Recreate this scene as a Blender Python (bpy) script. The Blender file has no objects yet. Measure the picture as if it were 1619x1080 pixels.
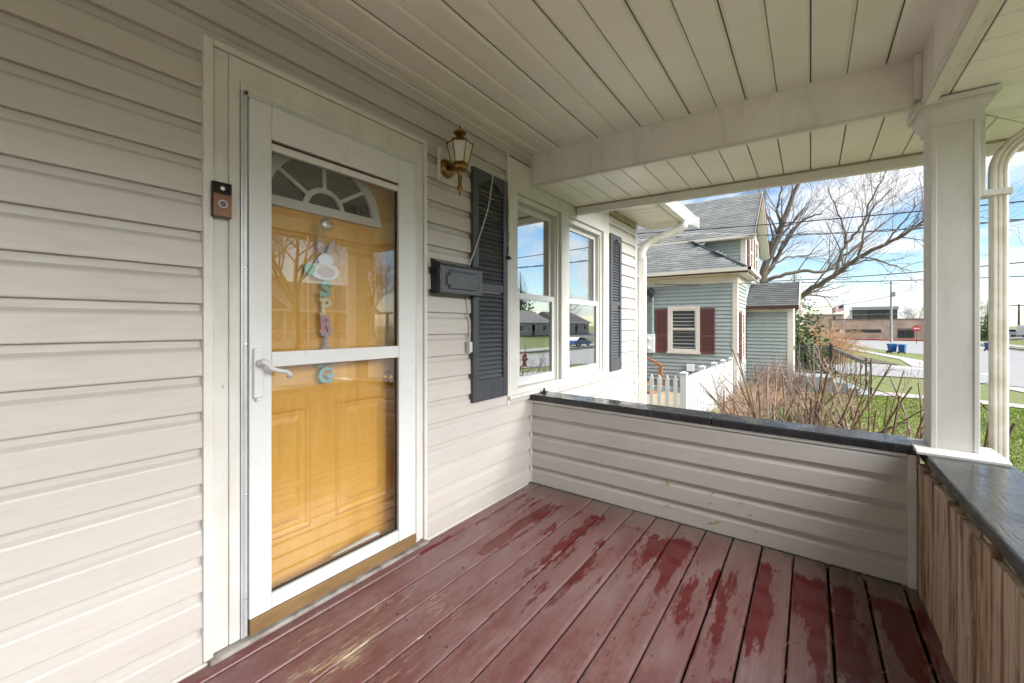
import bpy, bmesh, math, random
import numpy as np
from mathutils import Vector, Matrix, noise as mnoise

random.seed(7)
RNG = np.random.default_rng(11)
scene = bpy.context.scene
COL = scene.collection
R = math.radians

# ------------------------------------------------------------------ camera
TH = math.atan(471.5 / 667.0)
cam_d = bpy.data.cameras.new('camera')
cam = bpy.data.objects.new('camera', cam_d)
COL.objects.link(cam)
cam.location = (0, -1.777, 1.20)
cam.rotation_euler = (R(90), 0, TH - R(90))
cam_d.sensor_fit = 'HORIZONTAL'
cam_d.sensor_width = 36.0
cam_d.lens = 667.0 / 1619.0 * 36.0
cam_d.shift_y = -25.0 / 1619.0
cam_d.clip_start = 0.02
cam_d.clip_end = 2000
scene.camera = cam

# ------------------------------------------------------------------ world, sun, exposure
SUN_EL, SUN_AZ = R(38), math.atan2(-1.0, 0.03)      # soft sun behind thin cloud, street side
sun_vec = Vector((math.cos(SUN_AZ) * math.cos(SUN_EL), math.sin(SUN_AZ) * math.cos(SUN_EL), math.sin(SUN_EL)))
world = bpy.data.worlds.new('World')
scene.world = world
world.use_nodes = True
nt = world.node_tree
nt.nodes.clear()
def wn(t, **k):
    n = nt.nodes.new(t)
    for a, b in k.items():
        setattr(n, a, b)
    return n
sky = wn('ShaderNodeTexSky', sky_type='NISHITA')
sky.sun_disc = False
sky.sun_elevation = SUN_EL
sky.sun_rotation = R(90) - SUN_AZ
sky.air_density = 1.0
sky.dust_density = 0.25
sky.ozone_density = 2.0
tc = wn('ShaderNodeTexCoord')
sep = wn('ShaderNodeSeparateXYZ')
nt.links.new(tc.outputs['Generated'], sep.inputs[0])
den = wn('ShaderNodeMath', operation='ADD'); den.inputs[1].default_value = 0.22
zab = wn('ShaderNodeMath', operation='ABSOLUTE')
nt.links.new(sep.outputs['Z'], zab.inputs[0]); nt.links.new(zab.outputs[0], den.inputs[0])
dx = wn('ShaderNodeMath', operation='DIVIDE'); dy = wn('ShaderNodeMath', operation='DIVIDE')
nt.links.new(sep.outputs['X'], dx.inputs[0]); nt.links.new(den.outputs[0], dx.inputs[1])
nt.links.new(sep.outputs['Y'], dy.inputs[0]); nt.links.new(den.outputs[0], dy.inputs[1])
cmb = wn('ShaderNodeCombineXYZ')
nt.links.new(dx.outputs[0], cmb.inputs[0]); nt.links.new(dy.outputs[0], cmb.inputs[1])
cn = wn('ShaderNodeTexNoise'); cn.inputs['Scale'].default_value = 1.55; cn.inputs['Detail'].default_value = 9; cn.inputs['Roughness'].default_value = 0.58
cn.inputs['Distortion'].default_value = 0.35
nt.links.new(cmb.outputs[0], cn.inputs['Vector'])
cr = wn('ShaderNodeValToRGB')
cr.color_ramp.elements[0].position = 0.45; cr.color_ramp.elements[1].position = 0.61
nt.links.new(cn.outputs['Fac'], cr.inputs[0])
clouds = wn('ShaderNodeMix', data_type='RGBA')
clouds.inputs['B'].default_value = (5.4, 5.55, 5.75, 1)
sat = wn('ShaderNodeHueSaturation'); sat.inputs['Saturation'].default_value = 1.14
nt.links.new(sky.outputs[0], sat.inputs['Color'])
nt.links.new(cr.outputs[0], clouds.inputs['Factor']); nt.links.new(sat.outputs[0], clouds.inputs['A'])
bg = wn('ShaderNodeBackground'); bg.inputs['Strength'].default_value = 0.075
out = wn('ShaderNodeOutputWorld')
nt.links.new(clouds.outputs['Result'], bg.inputs['Color']); nt.links.new(bg.outputs[0], out.inputs[0])

sun_d = bpy.data.lights.new('sun', 'SUN')
sun_d.energy = 4.8
sun_d.angle = R(64)
sun_d.color = (1.0, 0.975, 0.945)
sun = bpy.data.objects.new('sun', sun_d)
COL.objects.link(sun)
sun.rotation_euler = sun_vec.to_track_quat('Z', 'Y').to_euler()
sun.location = sun_vec * 60

scene.view_settings.view_transform = 'Standard'
scene.view_settings.look = 'None'
scene.view_settings.gamma = 1.0
scene.view_settings.exposure = 1.48
scene.view_settings.use_curve_mapping = False
scene.render.engine = 'CYCLES'
scene.cycles.use_denoising = True
scene.cycles.use_adaptive_sampling = True
scene.cycles.adaptive_threshold = 0.03
scene.cycles.max_bounces = 7
scene.cycles.diffuse_bounces = 4
scene.cycles.transparent_max_bounces = 16
scene.cycles.caustics_reflective = False
scene.cycles.caustics_refractive = False
scene.cycles.sample_clamp_indirect = 6.0

# ------------------------------------------------------------------ material helpers
MATS = {}
class N:
    def __init__(self, name):
        self.m = bpy.data.materials.new(name)
        self.m.use_nodes = True
        self.t = self.m.node_tree
        self.b = self.t.nodes['Principled BSDF']
        self.out = self.t.nodes['Material Output']
        MATS[name] = self.m
    def n(self, t, ins=None, **k):
        q = self.t.nodes.new(t)
        for a, b in k.items():
            setattr(q, a, b)
        for a, b in (ins or {}).items():
            if hasattr(b, 'is_output') or hasattr(b, 'links'):
                self.t.links.new(b, q.inputs[a])
            else:
                q.inputs[a].default_value = b
        return q
    def link(self, a, b):
        self.t.links.new(a, b)
    def pos(self, scale=(1, 1, 1), space='pos'):
        if space == 'obj':
            v = self.n('ShaderNodeTexCoord').outputs['Object']
        else:
            v = self.n('ShaderNodeNewGeometry').outputs['Position']
        return self.n('ShaderNodeVectorMath', {0: v, 1: scale}, operation='MULTIPLY').outputs[0]
    def noise(self, vec, scale, detail=4, rough=.55, w=None, dist=0):
        q = self.n('ShaderNodeTexNoise', {'Scale': scale, 'Detail': detail, 'Roughness': rough, 'Distortion': dist})
        if w is not None:
            q.noise_dimensions = '4D'
            self.link(w, q.inputs['W'])
        self.link(vec, q.inputs['Vector'])
        return q.outputs['Fac']
    def ramp(self, f, a, b, ca=0.0, cb=1.0):
        q = self.n('ShaderNodeMapRange', {'Value': f, 'From Min': a, 'From Max': b, 'To Min': ca, 'To Max': cb})
        return q.outputs[0]
    def mix(self, f, a, b, blend='MIX'):
        q = self.n('ShaderNodeMix', data_type='RGBA', blend_type=blend)
        for k, v in (('Factor', f), ('A', a), ('B', b)):
            if isinstance(v, tuple):
                q.inputs[k].default_value = v if len(v) == 4 else (*v, 1)
            elif isinstance(v, (int, float)):
                q.inputs[k].default_value = v
            else:
                self.link(v, q.inputs[k])
        return q.outputs['Result']
    def math(self, op, a, b=0.0):
        q = self.n('ShaderNodeMath', operation=op)
        for i, v in enumerate((a, b)):
            if isinstance(v, (int, float)):
                q.inputs[i].default_value = v
            else:
                self.link(v, q.inputs[i])
        return q.outputs[0]
    def set(self, **k):
        for a, b in k.items():
            a = {'col': 'Base Color', 'rough': 'Roughness', 'metal': 'Metallic', 'spec': 'Specular IOR Level', 'coat': 'Coat Weight', 'normal': 'Normal'}.get(a, a)
            if isinstance(b, tuple):
                self.b.inputs[a].default_value = b if len(b) == 4 else (*b, 1)
            elif isinstance(b, (int, float)):
                self.b.inputs[a].default_value = b
            else:
                self.link(b, self.b.inputs[a])
    def bump(self, h, strength=.3, dist=.01):
        q = self.n('ShaderNodeBump', {'Height': h, 'Strength': strength, 'Distance': dist})
        self.link(q.outputs[0], self.b.inputs['Normal'])

def mat(name, col, rough=.6, var=.18, scale=5, col2=None, bump=0.0, bscale=80, metal=0.0, spec=.5, stretch=(1, 1, 1), rnd=0.0, coat=0.0, space='pos', detail=5):
    k = N(name)
    p = k.pos(stretch, space)
    f = k.ramp(k.noise(p, scale, detail), .32, .68)
    c2 = col2 or tuple(c * (1 - var) for c in col)
    c = k.mix(f, col, c2)
    if rnd:
        r = k.n('ShaderNodeObjectInfo').outputs['Random']
        v = k.ramp(r, 0, 1, 1 - rnd, 1 + rnd)
        hs = k.n('ShaderNodeHueSaturation', {'Color': c, 'Value': v})
        c = hs.outputs[0]
    k.set(col=c, rough=rough, metal=metal, spec=spec, coat=coat)
    if rough > .05:
        k.set(rough=k.ramp(k.noise(p, scale * 2.3, 3), .3, .7, max(.02, rough - .08), min(1, rough + .08)))
    if bump:
        k.bump(k.noise(p, bscale, 4), bump, .004)
    return k.m

# siding: cream vinyl with light grime, faint per-board tone shifts
def siding_mat(name, col, grime):
    k = N(name)
    p = k.pos((1, 1, 1))
    big = k.ramp(k.noise(p, 1.6, 5), .35, .7)
    fine = k.ramp(k.noise(k.pos((3, 3, 26)), 2.0, 6), .45, .75)
    r = k.n('ShaderNodeObjectInfo').outputs['Random']
    c = k.mix(big, col, tuple(a * .93 for a in col))
    c = k.mix(k.math('MULTIPLY', fine, .28), c, grime)
    spots = k.ramp(k.noise(p, 42, 1, .5), .80, .82)
    c = k.mix(k.math('MULTIPLY', spots, .6), c, (.20, .16, .11))
    c = k.n('ShaderNodeHueSaturation', {'Color': c, 'Value': k.ramp(r, 0, 1, .96, 1.03)}).outputs[0]
    k.set(col=c, rough=k.ramp(fine, 0, 1, .42, .6), spec=.4)
    k.bump(k.noise(k.pos((4, 4, 30)), 18, 4), .06, .003)
    return k.m
siding_mat('siding', (.515, .480, .438), (.385, .345, .295))
mat('trim_cream', (.67, .64, .60), .45, .10, 7, col2=(.60, .565, .515), bump=.05, bscale=40)
def worn_paint(name, col, under, thr=.70, sc=(9, 9, 2.2)):
    k = N(name)
    p = k.pos()
    a = k.ramp(k.noise(p, 3.5, 5), .35, .7)
    c = k.mix(a, col, tuple(x * .88 for x in col))
    chips = k.ramp(k.noise(k.pos(sc), 3.2, 7, .62), thr, thr + .02)
    c = k.mix(chips, c, under)
    stain = k.ramp(k.noise(k.pos((5, 5, 1.2)), 2.5, 5), .52, .78)
    c = k.mix(k.math('MULTIPLY', stain, .32), c, (.36, .31, .22))
    k.set(col=c, rough=.48, spec=.4)
    k.bump(k.noise(k.pos((8, 8, 2)), 7, 5), .12, .004)
    return k.m
worn_paint('white_wood', (.64, .625, .575), (.33, .27, .18))
worn_paint('column_paint', (.60, .58, .545), (.26, .21, .15), .70, (4, 4, 3))
worn_paint('beam_paint', (.80, .77, .72), (.34, .28, .18), .77, (4, 1.5, 5))
mat('ceiling_vinyl', (.86, .835, .80), .42, .08, 2.2, col2=(.79, .755, .71), bump=.04, bscale=30)
mat('fascia', (.72, .69, .64), .4, .1, 5)
mat('fascia_dirty', (.40, .32, .20), .55, .3, 9)
mat('storm_white', (.65, .65, .63), .32, .05, 4, spec=.5)
mat('aluminium', (.58, .59, .59), .35, .12, 9, metal=.35)
mat('gasket', (.03, .028, .025), .6)
mat('door_orange', (.76, .43, .095), .40, .12, 3, col2=(.69, .37, .075), bump=.06, bscale=24, stretch=(6, 6, 1))
mat('door_jamb', (.22, .06, .025), .5)
mat('brass_sweep', (.30, .185, .080), .45, .3, 3, stretch=(2, 8, 8), metal=.25)
mat('brass', (.30, .175, .055), .34, .55, 38, col2=(.12, .065, .02), metal=.9, bump=.25, bscale=90)
mat('brass_polished', (.70, .48, .16), .16, .2, 8, metal=1)
mat('threshold', (.40, .37, .34), .85, .5, 14, col2=(.17, .14, .12), bump=.6, bscale=50)
mat('slate_paint', (.060, .064, .072), .42, .25, 6, bump=.12, bscale=30, stretch=(9, 9, 1))
mat('mailbox_black', (.016, .016, .017), .28, .2, 6)
mat('mailbox_grey', (.085, .087, .092), .33, .2, 6)
mat('bronze', (.19, .085, .040), .35, .15, 8, metal=.35)
mat('butter_paint', (.50, .36, .06), .6)
mat('gloss_black', (.008, .008, .008), .1)
mat('silver', (.62, .62, .60), .3, .1, 6, metal=.7)
mat('cord', (.58, .52, .42), .55)
mat('black_iron', (.018, .017, .016), .45, .3, 12)
mat('white_vinyl', (.60, .60, .59), .35, .05, 5)
mat('white_metal', (.76, .75, .71), .32, .08, 5, bump=.03)
mat('gutter_cream', (.68, .65, .59), .45, .35, 10, col2=(.52, .46, .37))
mat('interior_dark', (.05, .052, .05), .8)
mat('interior_wall', (.16, .16, .14), .8)
mat('sage', (.325, .36, .332), .55, .10, 3, col2=(.29, .322, .30), rnd=.05)
mat('sage_old', (.20, .225, .22), .7, .35, 5, col2=(.30, .22, .18))
mat('cream_trim', (.66, .60, .50), .5, .10, 4)
mat('maroon', (.135, .046, .046), .5, .15, 8, rnd=.04)
mat('maroon_edge', (.075, .022, .016), .6)
mat('dark_glass', (.022, .025, .026), .06, .3, 4, spec=.8)
mat('blind', (.045, .047, .045), .6)
mat('concrete', (.33, .315, .29), .85, .22, 3, bump=.15, bscale=30)
mat('concrete_blue', (.25, .285, .29), .8, .25, 3)
mat('asphalt', (.235, .23, .222), .9, .14, 1.2, bump=.1, bscale=60)
mat('asphalt_dark', (.19, .185, .18), .9, .2, 1.2)
mat('road_paint', (.75, .74, .70), .7)
mat('red_paint', (.50, .05, .04), .6)
mat('dirt', (.22, .15, .095), .95, .35, 3, bump=.3)
mat('mulch', (.10, .065, .045), .95, .4, 5)
mat('dry_leaf', (.25, .17, .09), .9, .4, 3, col2=(.13, .085, .05))
mat('bark', (.135, .095, .068), .85, .4, 3, col2=(.085, .062, .048), bump=.3, bscale=20)
mat('bark_light', (.20, .155, .12), .85, .4, 2, col2=(.11, .085, .068), bump=.3, bscale=12)
mat('bark_far', (.26, .21, .18), .9, .2, 1)
mat('stem', (.165, .088, .055), .6, .5, 6, col2=(.12, .082, .046), bump=.15, bscale=60)
mat('stem_grey', (.20, .145, .105), .7, .4, 5, col2=(.12, .08, .06))
mat('twig_tan', (.36, .23, .14), .8, .35, 3, col2=(.24, .155, .10))
mat('willow_twig', (.44, .25, .11), .8, .3, 1, col2=(.31, .19, .10))
mat('needle', (.045, .085, .035), .7, .45, 1.5, col2=(.085, .13, .05))
mat('needle_dark', (.03, .055, .03), .7, .45, 1.2, col2=(.055, .085, .04))
mat('leaf_green', (.075, .12, .028), .7, .4, 1.0, col2=(.13, .17, .05))
mat('blue_bin', (.012, .085, .26), .42, .15, 3)
mat('tyre', (.012, .012, .012), .8)
mat('car_white', (.74, .75, .76), .25, .03, 2, coat=.6)
mat('car_blue', (.035, .085, .26), .25, .05, 2, coat=.6)
mat('car_dark', (.03, .032, .036), .25, .05, 2, coat=.6)
mat('car_grey', (.25, .26, .27), .25, .05, 2, coat=.6)
mat('hydrant_red', (.36, .045, .035), .5, .2, 10)
mat('flag_red', (.45, .03, .035), .7)
mat('flag_white', (.75, .75, .75), .7)
mat('flag_blue', (.03, .045, .16), .7)
mat('pole_grey', (.34, .32, .29), .8, .3, 2)
mat('wire', (.02, .02, .02), .5)
mat('wire_grey', (.20, .20, .20), .5)
mat('roof_house', (.25, .225, .21), .85, .25, 6)
mat('stone_far', (.46, .42, .36), .85, .35, 2.2, col2=(.30, .27, .23))
mat('white_house', (.80, .80, .78), .6, .06, 1)
mat('brown_roof', (.15, .115, .095), .85, .25, 5)
mat('new_wood', (.33, .14, .045), .6, .25, 5, stretch=(8, 8, 1))
mat('patio', (.42, .31, .21), .9, .2, 2)
mat('lantern_glass', (.60, .60, .52), .25, .15, 14)
for nm, c in (('mint', (.25, .50, .36)), ('butter', (.70, .64, .36)), ('mauve', (.50, .29, .35)), ('lavender', (.38, .35, .44)), ('teal', (.20, .42, .38)), ('sky_blue', (.26, .48, .52)), ('bunny_white', (.80, .77, .75)), ('bunny_pink', (.60, .46, .44))):
    mat(nm, c, .5, .12, 40, bump=.08, bscale=160)

def deck_mat():
    k = N('deck_paint')
    rnd = k.n('ShaderNodeObjectInfo').outputs['Random']
    w = k.math('MULTIPLY', rnd, 37.0)
    g = k.n('ShaderNodeNewGeometry').outputs['Position']
    sx = k.n('ShaderNodeSeparateXYZ', {0: g})
    X, Y = sx.outputs[0], sx.outputs[1]
    grain = k.noise(k.pos((5, 110, 1)), 1.0, 6, .6, w)
    blot = k.noise(k.pos((1.6, 5, 1)), 1.6, 6, .62, w)
    fine = k.noise(k.pos((9, 22, 1)), 2.2, 6, .65, w)
    # red paint shows more near the door end, a chalky film further out
    redder = k.ramp(X, .55, 2.1, .10, -.07)
    f = k.ramp(k.math('ADD', k.math('ADD', k.math('MULTIPLY', blot, .62), k.math('MULTIPLY', fine, .38)), redder), .485, .66)
    chalk = k.mix(k.ramp(k.noise(k.pos((2, 6, 1)), 1.3, 4, .5, w), .35, .65), (.170, .074, .067), (.225, .142, .130))
    c = k.mix(f, chalk, (.125, .024, .022))
    c = k.mix(k.ramp(grain, .35, .72, 0, .55), c, (.115, .055, .052))
    # bare grey wood toward the far end
    endw = k.math('MULTIPLY', k.ramp(k.math('ADD', X, k.math('MULTIPLY', k.noise(k.pos((2, 20, 1)), 2, 4, .6, w), .36)), 2.72, 2.90), .8)
    c = k.mix(endw, c, (.15, .125, .10))
    # peeled flakes
    pk = k.math('ADD', k.math('MULTIPLY', k.noise(k.pos((7, 95, 1)), 1.9, 9, .75, w), 1.15), k.math('MULTIPLY', k.noise(k.pos((3.0, 6.5, 1)), 1.4, 3, .5), .60))
    dxx = k.math('ABSOLUTE', k.math('SUBTRACT', X, .98))
    dyy = k.math('ABSOLUTE', k.math('ADD', Y, .42))
    near = k.math('ADD', k.ramp(dxx, .1, .75, .065, -.13), k.ramp(dyy, .08, .5, .04, -.09))
    peel = k.ramp(k.math('ADD', pk, near), 1.055, 1.095)
    c = k.mix(k.math('MULTIPLY', peel, .85), c, (.42, .345, .22))
    # wet patches: elongated along each board, densest near the half wall
    wp = k.math('ADD', k.math('MULTIPLY', k.noise(k.pos((.95, 6.5, 1)), 1.5, 3, .5, w, .3), .70), k.math('MULTIPLY', k.noise(k.pos((14, 55, 1)), 1.0, 7, .75, w), .30))
    wx = k.math('MULTIPLY', k.ramp(X, 1.15, 2.2, -.075, .060), 1.0)
    wx2 = k.ramp(X, 2.50, 2.64, 0, -.30)
    wy = k.ramp(Y, -2.2, -.1, .015, -.015)
    wet = k.ramp(k.math('ADD', k.math('ADD', k.math('ADD', wp, wx), wx2), wy), .550, .578)
    c = k.mix(wet, c, (.105, .0145, .0135))
    damp = k.ramp(k.math('ADD', k.noise(k.pos((1.2, 3.0, 1)), 1.2, 4, .6, w), k.ramp(Y, -2.2, -.7, .12, -.1)), .46, .62)
    ro = k.n('ShaderNodeMix', {'Factor': wet}, data_type='FLOAT')
    k.link(k.ramp(damp, 0, 1, .36, .12), ro.inputs['A']); ro.inputs['B'].default_value = .10
    k.set(col=c, rough=ro.outputs['Result'], spec=.5)
    h = k.math('ADD', k.math('MULTIPLY', grain, .6), k.math('MULTIPLY', fine, .5))
    h = k.n('ShaderNodeMix', {'Factor': wet}, data_type='FLOAT')
    k.link(k.math('ADD', grain, fine), h.inputs['A']); h.inputs['B'].default_value = 1.25
    k.bump(h.outputs['Result'], .24, .003)
deck_mat()

def cap_mat():
    k = N('cap_black')
    p = k.pos()
    wetn = k.noise(k.pos((3, 2.4, 1)), 2.4, 5, .6)
    wet = k.ramp(wetn, .44, .54)
    drops = k.ramp(k.noise(p, 75, 2, .4), .60, .66)
    c = k.mix(k.ramp(k.noise(p, 9, 6), .4, .7), (.009, .0095, .0105), (.024, .025, .027))
    k.set(col=c, spec=.6, rough=k.ramp(wet, 0, 1, .30, .06))
    k.bump(k.math('ADD', k.math('MULTIPLY', drops, .5), k.math('MULTIPLY', k.noise(k.pos((2, 12, 1)), 6, 5), .7)), .35, .004)
cap_mat()

def fence_wood():
    k = N('fence_wood')
    rnd = k.n('ShaderNodeObjectInfo').outputs['Random']
    w = k.math('MULTIPLY', rnd, 53.0)
    warp = k.noise(k.pos((3, 3, 2)), 1.5, 3, .5, w)
    gp = k.n('ShaderNodeVectorMath', {0: k.pos((1, 1, 1)), 1: k.n('ShaderNodeCombineXYZ', {0: k.math('MULTIPLY', warp, .035), 1: 0.0, 2: 0.0}).outputs[0]}, operation='ADD').outputs[0]
    gv = k.n('ShaderNodeVectorMath', {0: gp, 1: (95, 60, 2.2)}, operation='MULTIPLY').outputs[0]
    str1 = k.noise(gv, 1, 8, .68, w)
    fine = k.noise(k.n('ShaderNodeVectorMath', {0: gp, 1: (420, 200, 9)}, operation='MULTIPLY').outputs[0], 1, 3, .6, w)
    big = k.noise(k.pos((9, 7, 1.3)), 1.6, 5, .6, w)
    base = k.mix(k.ramp(rnd, .0, 1), (.62, .52, .42), (.50, .36, .245))
    c = k.mix(k.ramp(big, .49, .60, 0, .9), base, (.175, .085, .036))
    c = k.mix(k.ramp(str1, .52, .66, 0, .8), c, (.68, .60, .50))
    c = k.mix(k.ramp(str1, .45, .33, 0, .85), c, (.085, .048, .026))
    c = k.mix(k.ramp(fine, .55, .35, 0, .45), c, (.16, .10, .06))
    kn = k.ramp(k.noise(k.pos((26, 22, 12)), 1.2, 2, .5, w), .72, .76)
    c = k.mix(kn, c, (.045, .025, .014))
    k.set(col=c, rough=.75, spec=.3)
    k.bump(k.math('ADD', str1, k.math('MULTIPLY', fine, .5)), .6, .004)
fence_wood()

def brick_mat(name, c1, c2, mortar, sc):
    k = N(name)
    p = k.n('ShaderNodeNewGeometry').outputs['Position']
    s = k.n('ShaderNodeSeparateXYZ', {0: p})
    v = k.n('ShaderNodeCombineXYZ', {0: k.math('ADD', s.outputs[1], s.outputs[0]), 1: s.outputs[2], 2: 0.0}).outputs[0]
    b = k.n('ShaderNodeTexBrick', {'Vector': v, 'Color1': (*c1, 1), 'Color2': (*c2, 1), 'Mortar': (*mortar, 1), 'Scale': sc, 'Mortar Size': .02, 'Brick Width': .9, 'Row Height': .3, 'Bias': 0.0})
    big = k.ramp(k.noise(v, .45, 5), .35, .65, .78, 1.15)
    hs = k.n('ShaderNodeHueSaturation', {'Color': b.outputs[0], 'Value': big}).outputs[0]
    k.set(col=hs, rough=.9)
brick_mat('brick', (.42, .30, .22), (.31, .21, .155), (.50, .43, .36), 2.2)

def shingle_mat(name, c1, c2):
    k = N(name)
    a = k.n('ShaderNodeAttribute', attribute_name='tone').outputs['Fac']
    p = k.pos()
    c = k.mix(a, c1, c2)
    c = k.mix(k.ramp(k.noise(p, 1.1, 4), .4, .7, 0, .35), c, tuple(x * .75 for x in c2))
    k.set(col=c, rough=.92, spec=.2)
    k.bump(k.noise(p, 120, 2), .3, .004)
shingle_mat('shingle', (.215, .22, .207), (.135, .14, .133))
shingle_mat('shingle_dark', (.115, .118, .118), (.075, .078, .08))

def grass_mat(name, a, b, dry):
    k = N(name)
    p = k.pos()
    f = k.ramp(k.noise(p, .55, 6), .35, .65)
    c = k.mix(f, a, b)
    c = k.mix(k.ramp(k.noise(p, 2.3, 5), .56, .74, 0, .75), c, dry)
    c = k.mix(k.ramp(k.noise(p, 30, 3), .4, .7, 0, .5), c, tuple(x * .6 for x in b))
    k.set(col=c, rough=.9, spec=.2)
    k.bump(k.noise(p, 60, 3), .6, .02)
grass_mat('lawn', (.13, .158, .050), (.155, .175, .064), (.22, .19, .105))
grass_mat('grass_blade', (.20, .285, .050), (.245, .31, .075), (.32, .27, .11))

def glass_mat(name, f0, tint=(1, 1, 1), rough=0.0):
    """thin pane: Schlick reflection over clear transmission"""
    k = N(name)
    k.t.nodes.remove(k.b)
    lw = k.n('ShaderNodeLayerWeight', {'Blend': .5}).outputs['Facing']
    fr = k.ramp(k.math('POWER', lw, 4.0), 0, 1, f0, 1)
    tr = k.n('ShaderNodeBsdfTransparent', {'Color': (*tint, 1)})
    gl = k.n('ShaderNodeBsdfGlossy', {'Color': (.97, .99, .98, 1), 'Roughness': rough})
    mx = k.n('ShaderNodeMixShader', {0: fr, 1: tr.outputs[0], 2: gl.outputs[0]})
    k.link(mx.outputs[0], k.out.inputs[0])
glass_mat('storm_glass', .085, (.97, .97, .96))
glass_mat('window_glass', .56, (.70, .74, .72))

# ------------------------------------------------------------------ mesh helpers
class MB:
    def __init__(s):
        s.v = []; s.f = []; s.mi = []
    def add(s, vs, fs, mi=0):
        o = len(s.v)
        s.v += [tuple(p) for p in vs]
        s.f += [tuple(i + o for i in f) for f in fs]
        s.mi += [mi] * len(fs)
        return s
    def box(s, x0, x1, y0, y1, z0, z1, mi=0, shear=0.0):
        vs = [(x, y, z + shear * y) for z in (z0, z1) for y in (y0, y1) for x in (x0, x1)]
        return s.add(vs, [(0, 2, 3, 1), (4, 5, 7, 6), (0, 1, 5, 4), (2, 6, 7, 3), (0, 4, 6, 2), (1, 3, 7, 5)], mi)
    def prism(s, pts, ax, a, b, mi=0, shear=0.0):
        """pts: 2-D polygon; ax: extrusion axis. x:(y,z) y:(x,z) z:(x,y)"""
        n = len(pts)
        def mk(p, t):
            q = {'x': (t, p[0], p[1]), 'y': (p[0], t, p[1]), 'z': (p[0], p[1], t)}[ax]
            return (q[0], q[1], q[2] + shear * q[1])
        vs = [mk(p, a) for p in pts] + [mk(p, b) for p in pts]
        fs = [tuple(range(n))[::-1], tuple(range(n, 2 * n))] + [(i, (i + 1) % n, n + (i + 1) % n, n + i) for i in range(n)]
        return s.add(vs, fs, mi)
    def tube(s, pts, rad, n=6, caps=True, mi=0):
        pts = [Vector(p) for p in pts]
        m = len(pts)
        if not hasattr(rad, '__len__'):
            rad = [rad] * m
        vs = []
        ref = None
        for i, p in enumerate(pts):
            t = (pts[min(i + 1, m - 1)] - pts[max(i - 1, 0)])
            if t.length < 1e-9: t = Vector((0, 0, 1))
            t.normalize()
            if ref is None:
                ref = t.orthogonal().normalized()
            ref = (ref - t * ref.dot(t))
            if ref.length < 1e-6: ref = t.orthogonal()
            ref.normalize()
            bi = t.cross(ref)
            for k in range(n):
                a = 2 * math.pi * k / n
                vs.append(p + (ref * math.cos(a) + bi * math.sin(a)) * rad[i])
        fs = [(i * n + k, i * n + (k + 1) % n, (i + 1) * n + (k + 1) % n, (i + 1) * n + k) for i in range(m - 1) for k in range(n)]
        if caps:
            fs += [tuple(range(n))[::-1], tuple((m - 1) * n + k for k in range(n))]
        return s.add(vs, fs, mi)
    def sweep_rect(s, pts, w, h, up, mi=0):
        """rectangular section swept along pts; w across, h along 'up x tangent' plane"""
        pts = [Vector(p) for p in pts]; m = len(pts); vs = []
        up = Vector(up).normalized()
        for i, p in enumerate(pts):
            t = (pts[min(i + 1, m - 1)] - pts[max(i - 1, 0)]).normalized()
            b = t.cross(up).normalized()
            for (a, c) in ((-w, -h), (w, -h), (w, h), (-w, h)):
                vs.append(p + up * a * .5 + b * c * .5)
        fs = [(i * 4 + k, i * 4 + (k + 1) % 4, (i + 1) * 4 + (k + 1) % 4, (i + 1) * 4 + k) for i in range(m - 1) for k in range(4)]
        fs += [(3, 2, 1, 0), tuple((m - 1) * 4 + k for k in range(4))]
        return s.add(vs, fs, mi)
    def lathe(s, prof, c, n=16, axis='z', mi=0):
        vs = []
        for (r, h) in prof:
            for k in range(n):
                a = 2 * math.pi * k / n
                ca, sa = r * math.cos(a), r * math.sin(a)
                q = {'z': (ca, sa, h), 'y': (ca, h, sa), 'x': (h, ca, sa)}[axis]
                vs.append((c[0] + q[0], c[1] + q[1], c[2] + q[2]))
        m = len(prof)
        fs = [(i * n + k, i * n + (k + 1) % n, (i + 1) * n + (k + 1) % n, (i + 1) * n + k) for i in range(m - 1) for k in range(n)]
        fs += [tuple(range(n))[::-1], tuple((m - 1) * n + k for k in range(n))]
        return s.add(vs, fs, mi)
    def ball(s, c, r, seg=10, rings=6, mi=0):
        rx, ry, rz = r if hasattr(r, '__len__') else (r, r, r)
        prof = [(math.sin(math.pi * i / rings), -math.cos(math.pi * i / rings)) for i in range(rings + 1)]
        vs = []
        for (q, h) in prof:
            for k in range(seg):
                a = 2 * math.pi * k / seg
                vs.append((c[0] + rx * q * math.cos(a), c[1] + ry * q * math.sin(a), c[2] + rz * h))
        fs = [(i * seg + k, i * seg + (k + 1) % seg, (i + 1) * seg + (k + 1) % seg, (i + 1) * seg + k) for i in range(rings) for k in range(seg)]
        return s.add(vs, fs, mi)
    def mesh(s, name):
        me = bpy.data.meshes.new(name)
        me.from_pydata(s.v, [], s.f)
        me.update()
        return me
    def build(s, name, m, parent=None, smooth=False, bevel=0.0, seg=2, fix=True):
        me = s.mesh(name)
        ms = m if isinstance(m, (list, tuple)) else [m]
        for x in ms:
            me.materials.append(MATS[x])
        if len(ms) > 1:
            me.polygons.foreach_set('material_index', s.mi)
        if fix:
            bm = bmesh.new(); bm.from_mesh(me)
            bmesh.ops.recalc_face_normals(bm, faces=bm.faces)
            if bevel:
                bmesh.ops.bevel(bm, geom=[e for e in bm.edges if e.calc_face_angle(0) > .6], offset=bevel, segments=seg, affect='EDGES', clamp_overlap=True, profile=.6)
            bm.to_mesh(me); bm.free()
        if smooth:
            me.polygons.foreach_set('use_smooth', [True] * len(me.polygons))
        return link(name, me, parent)

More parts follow.
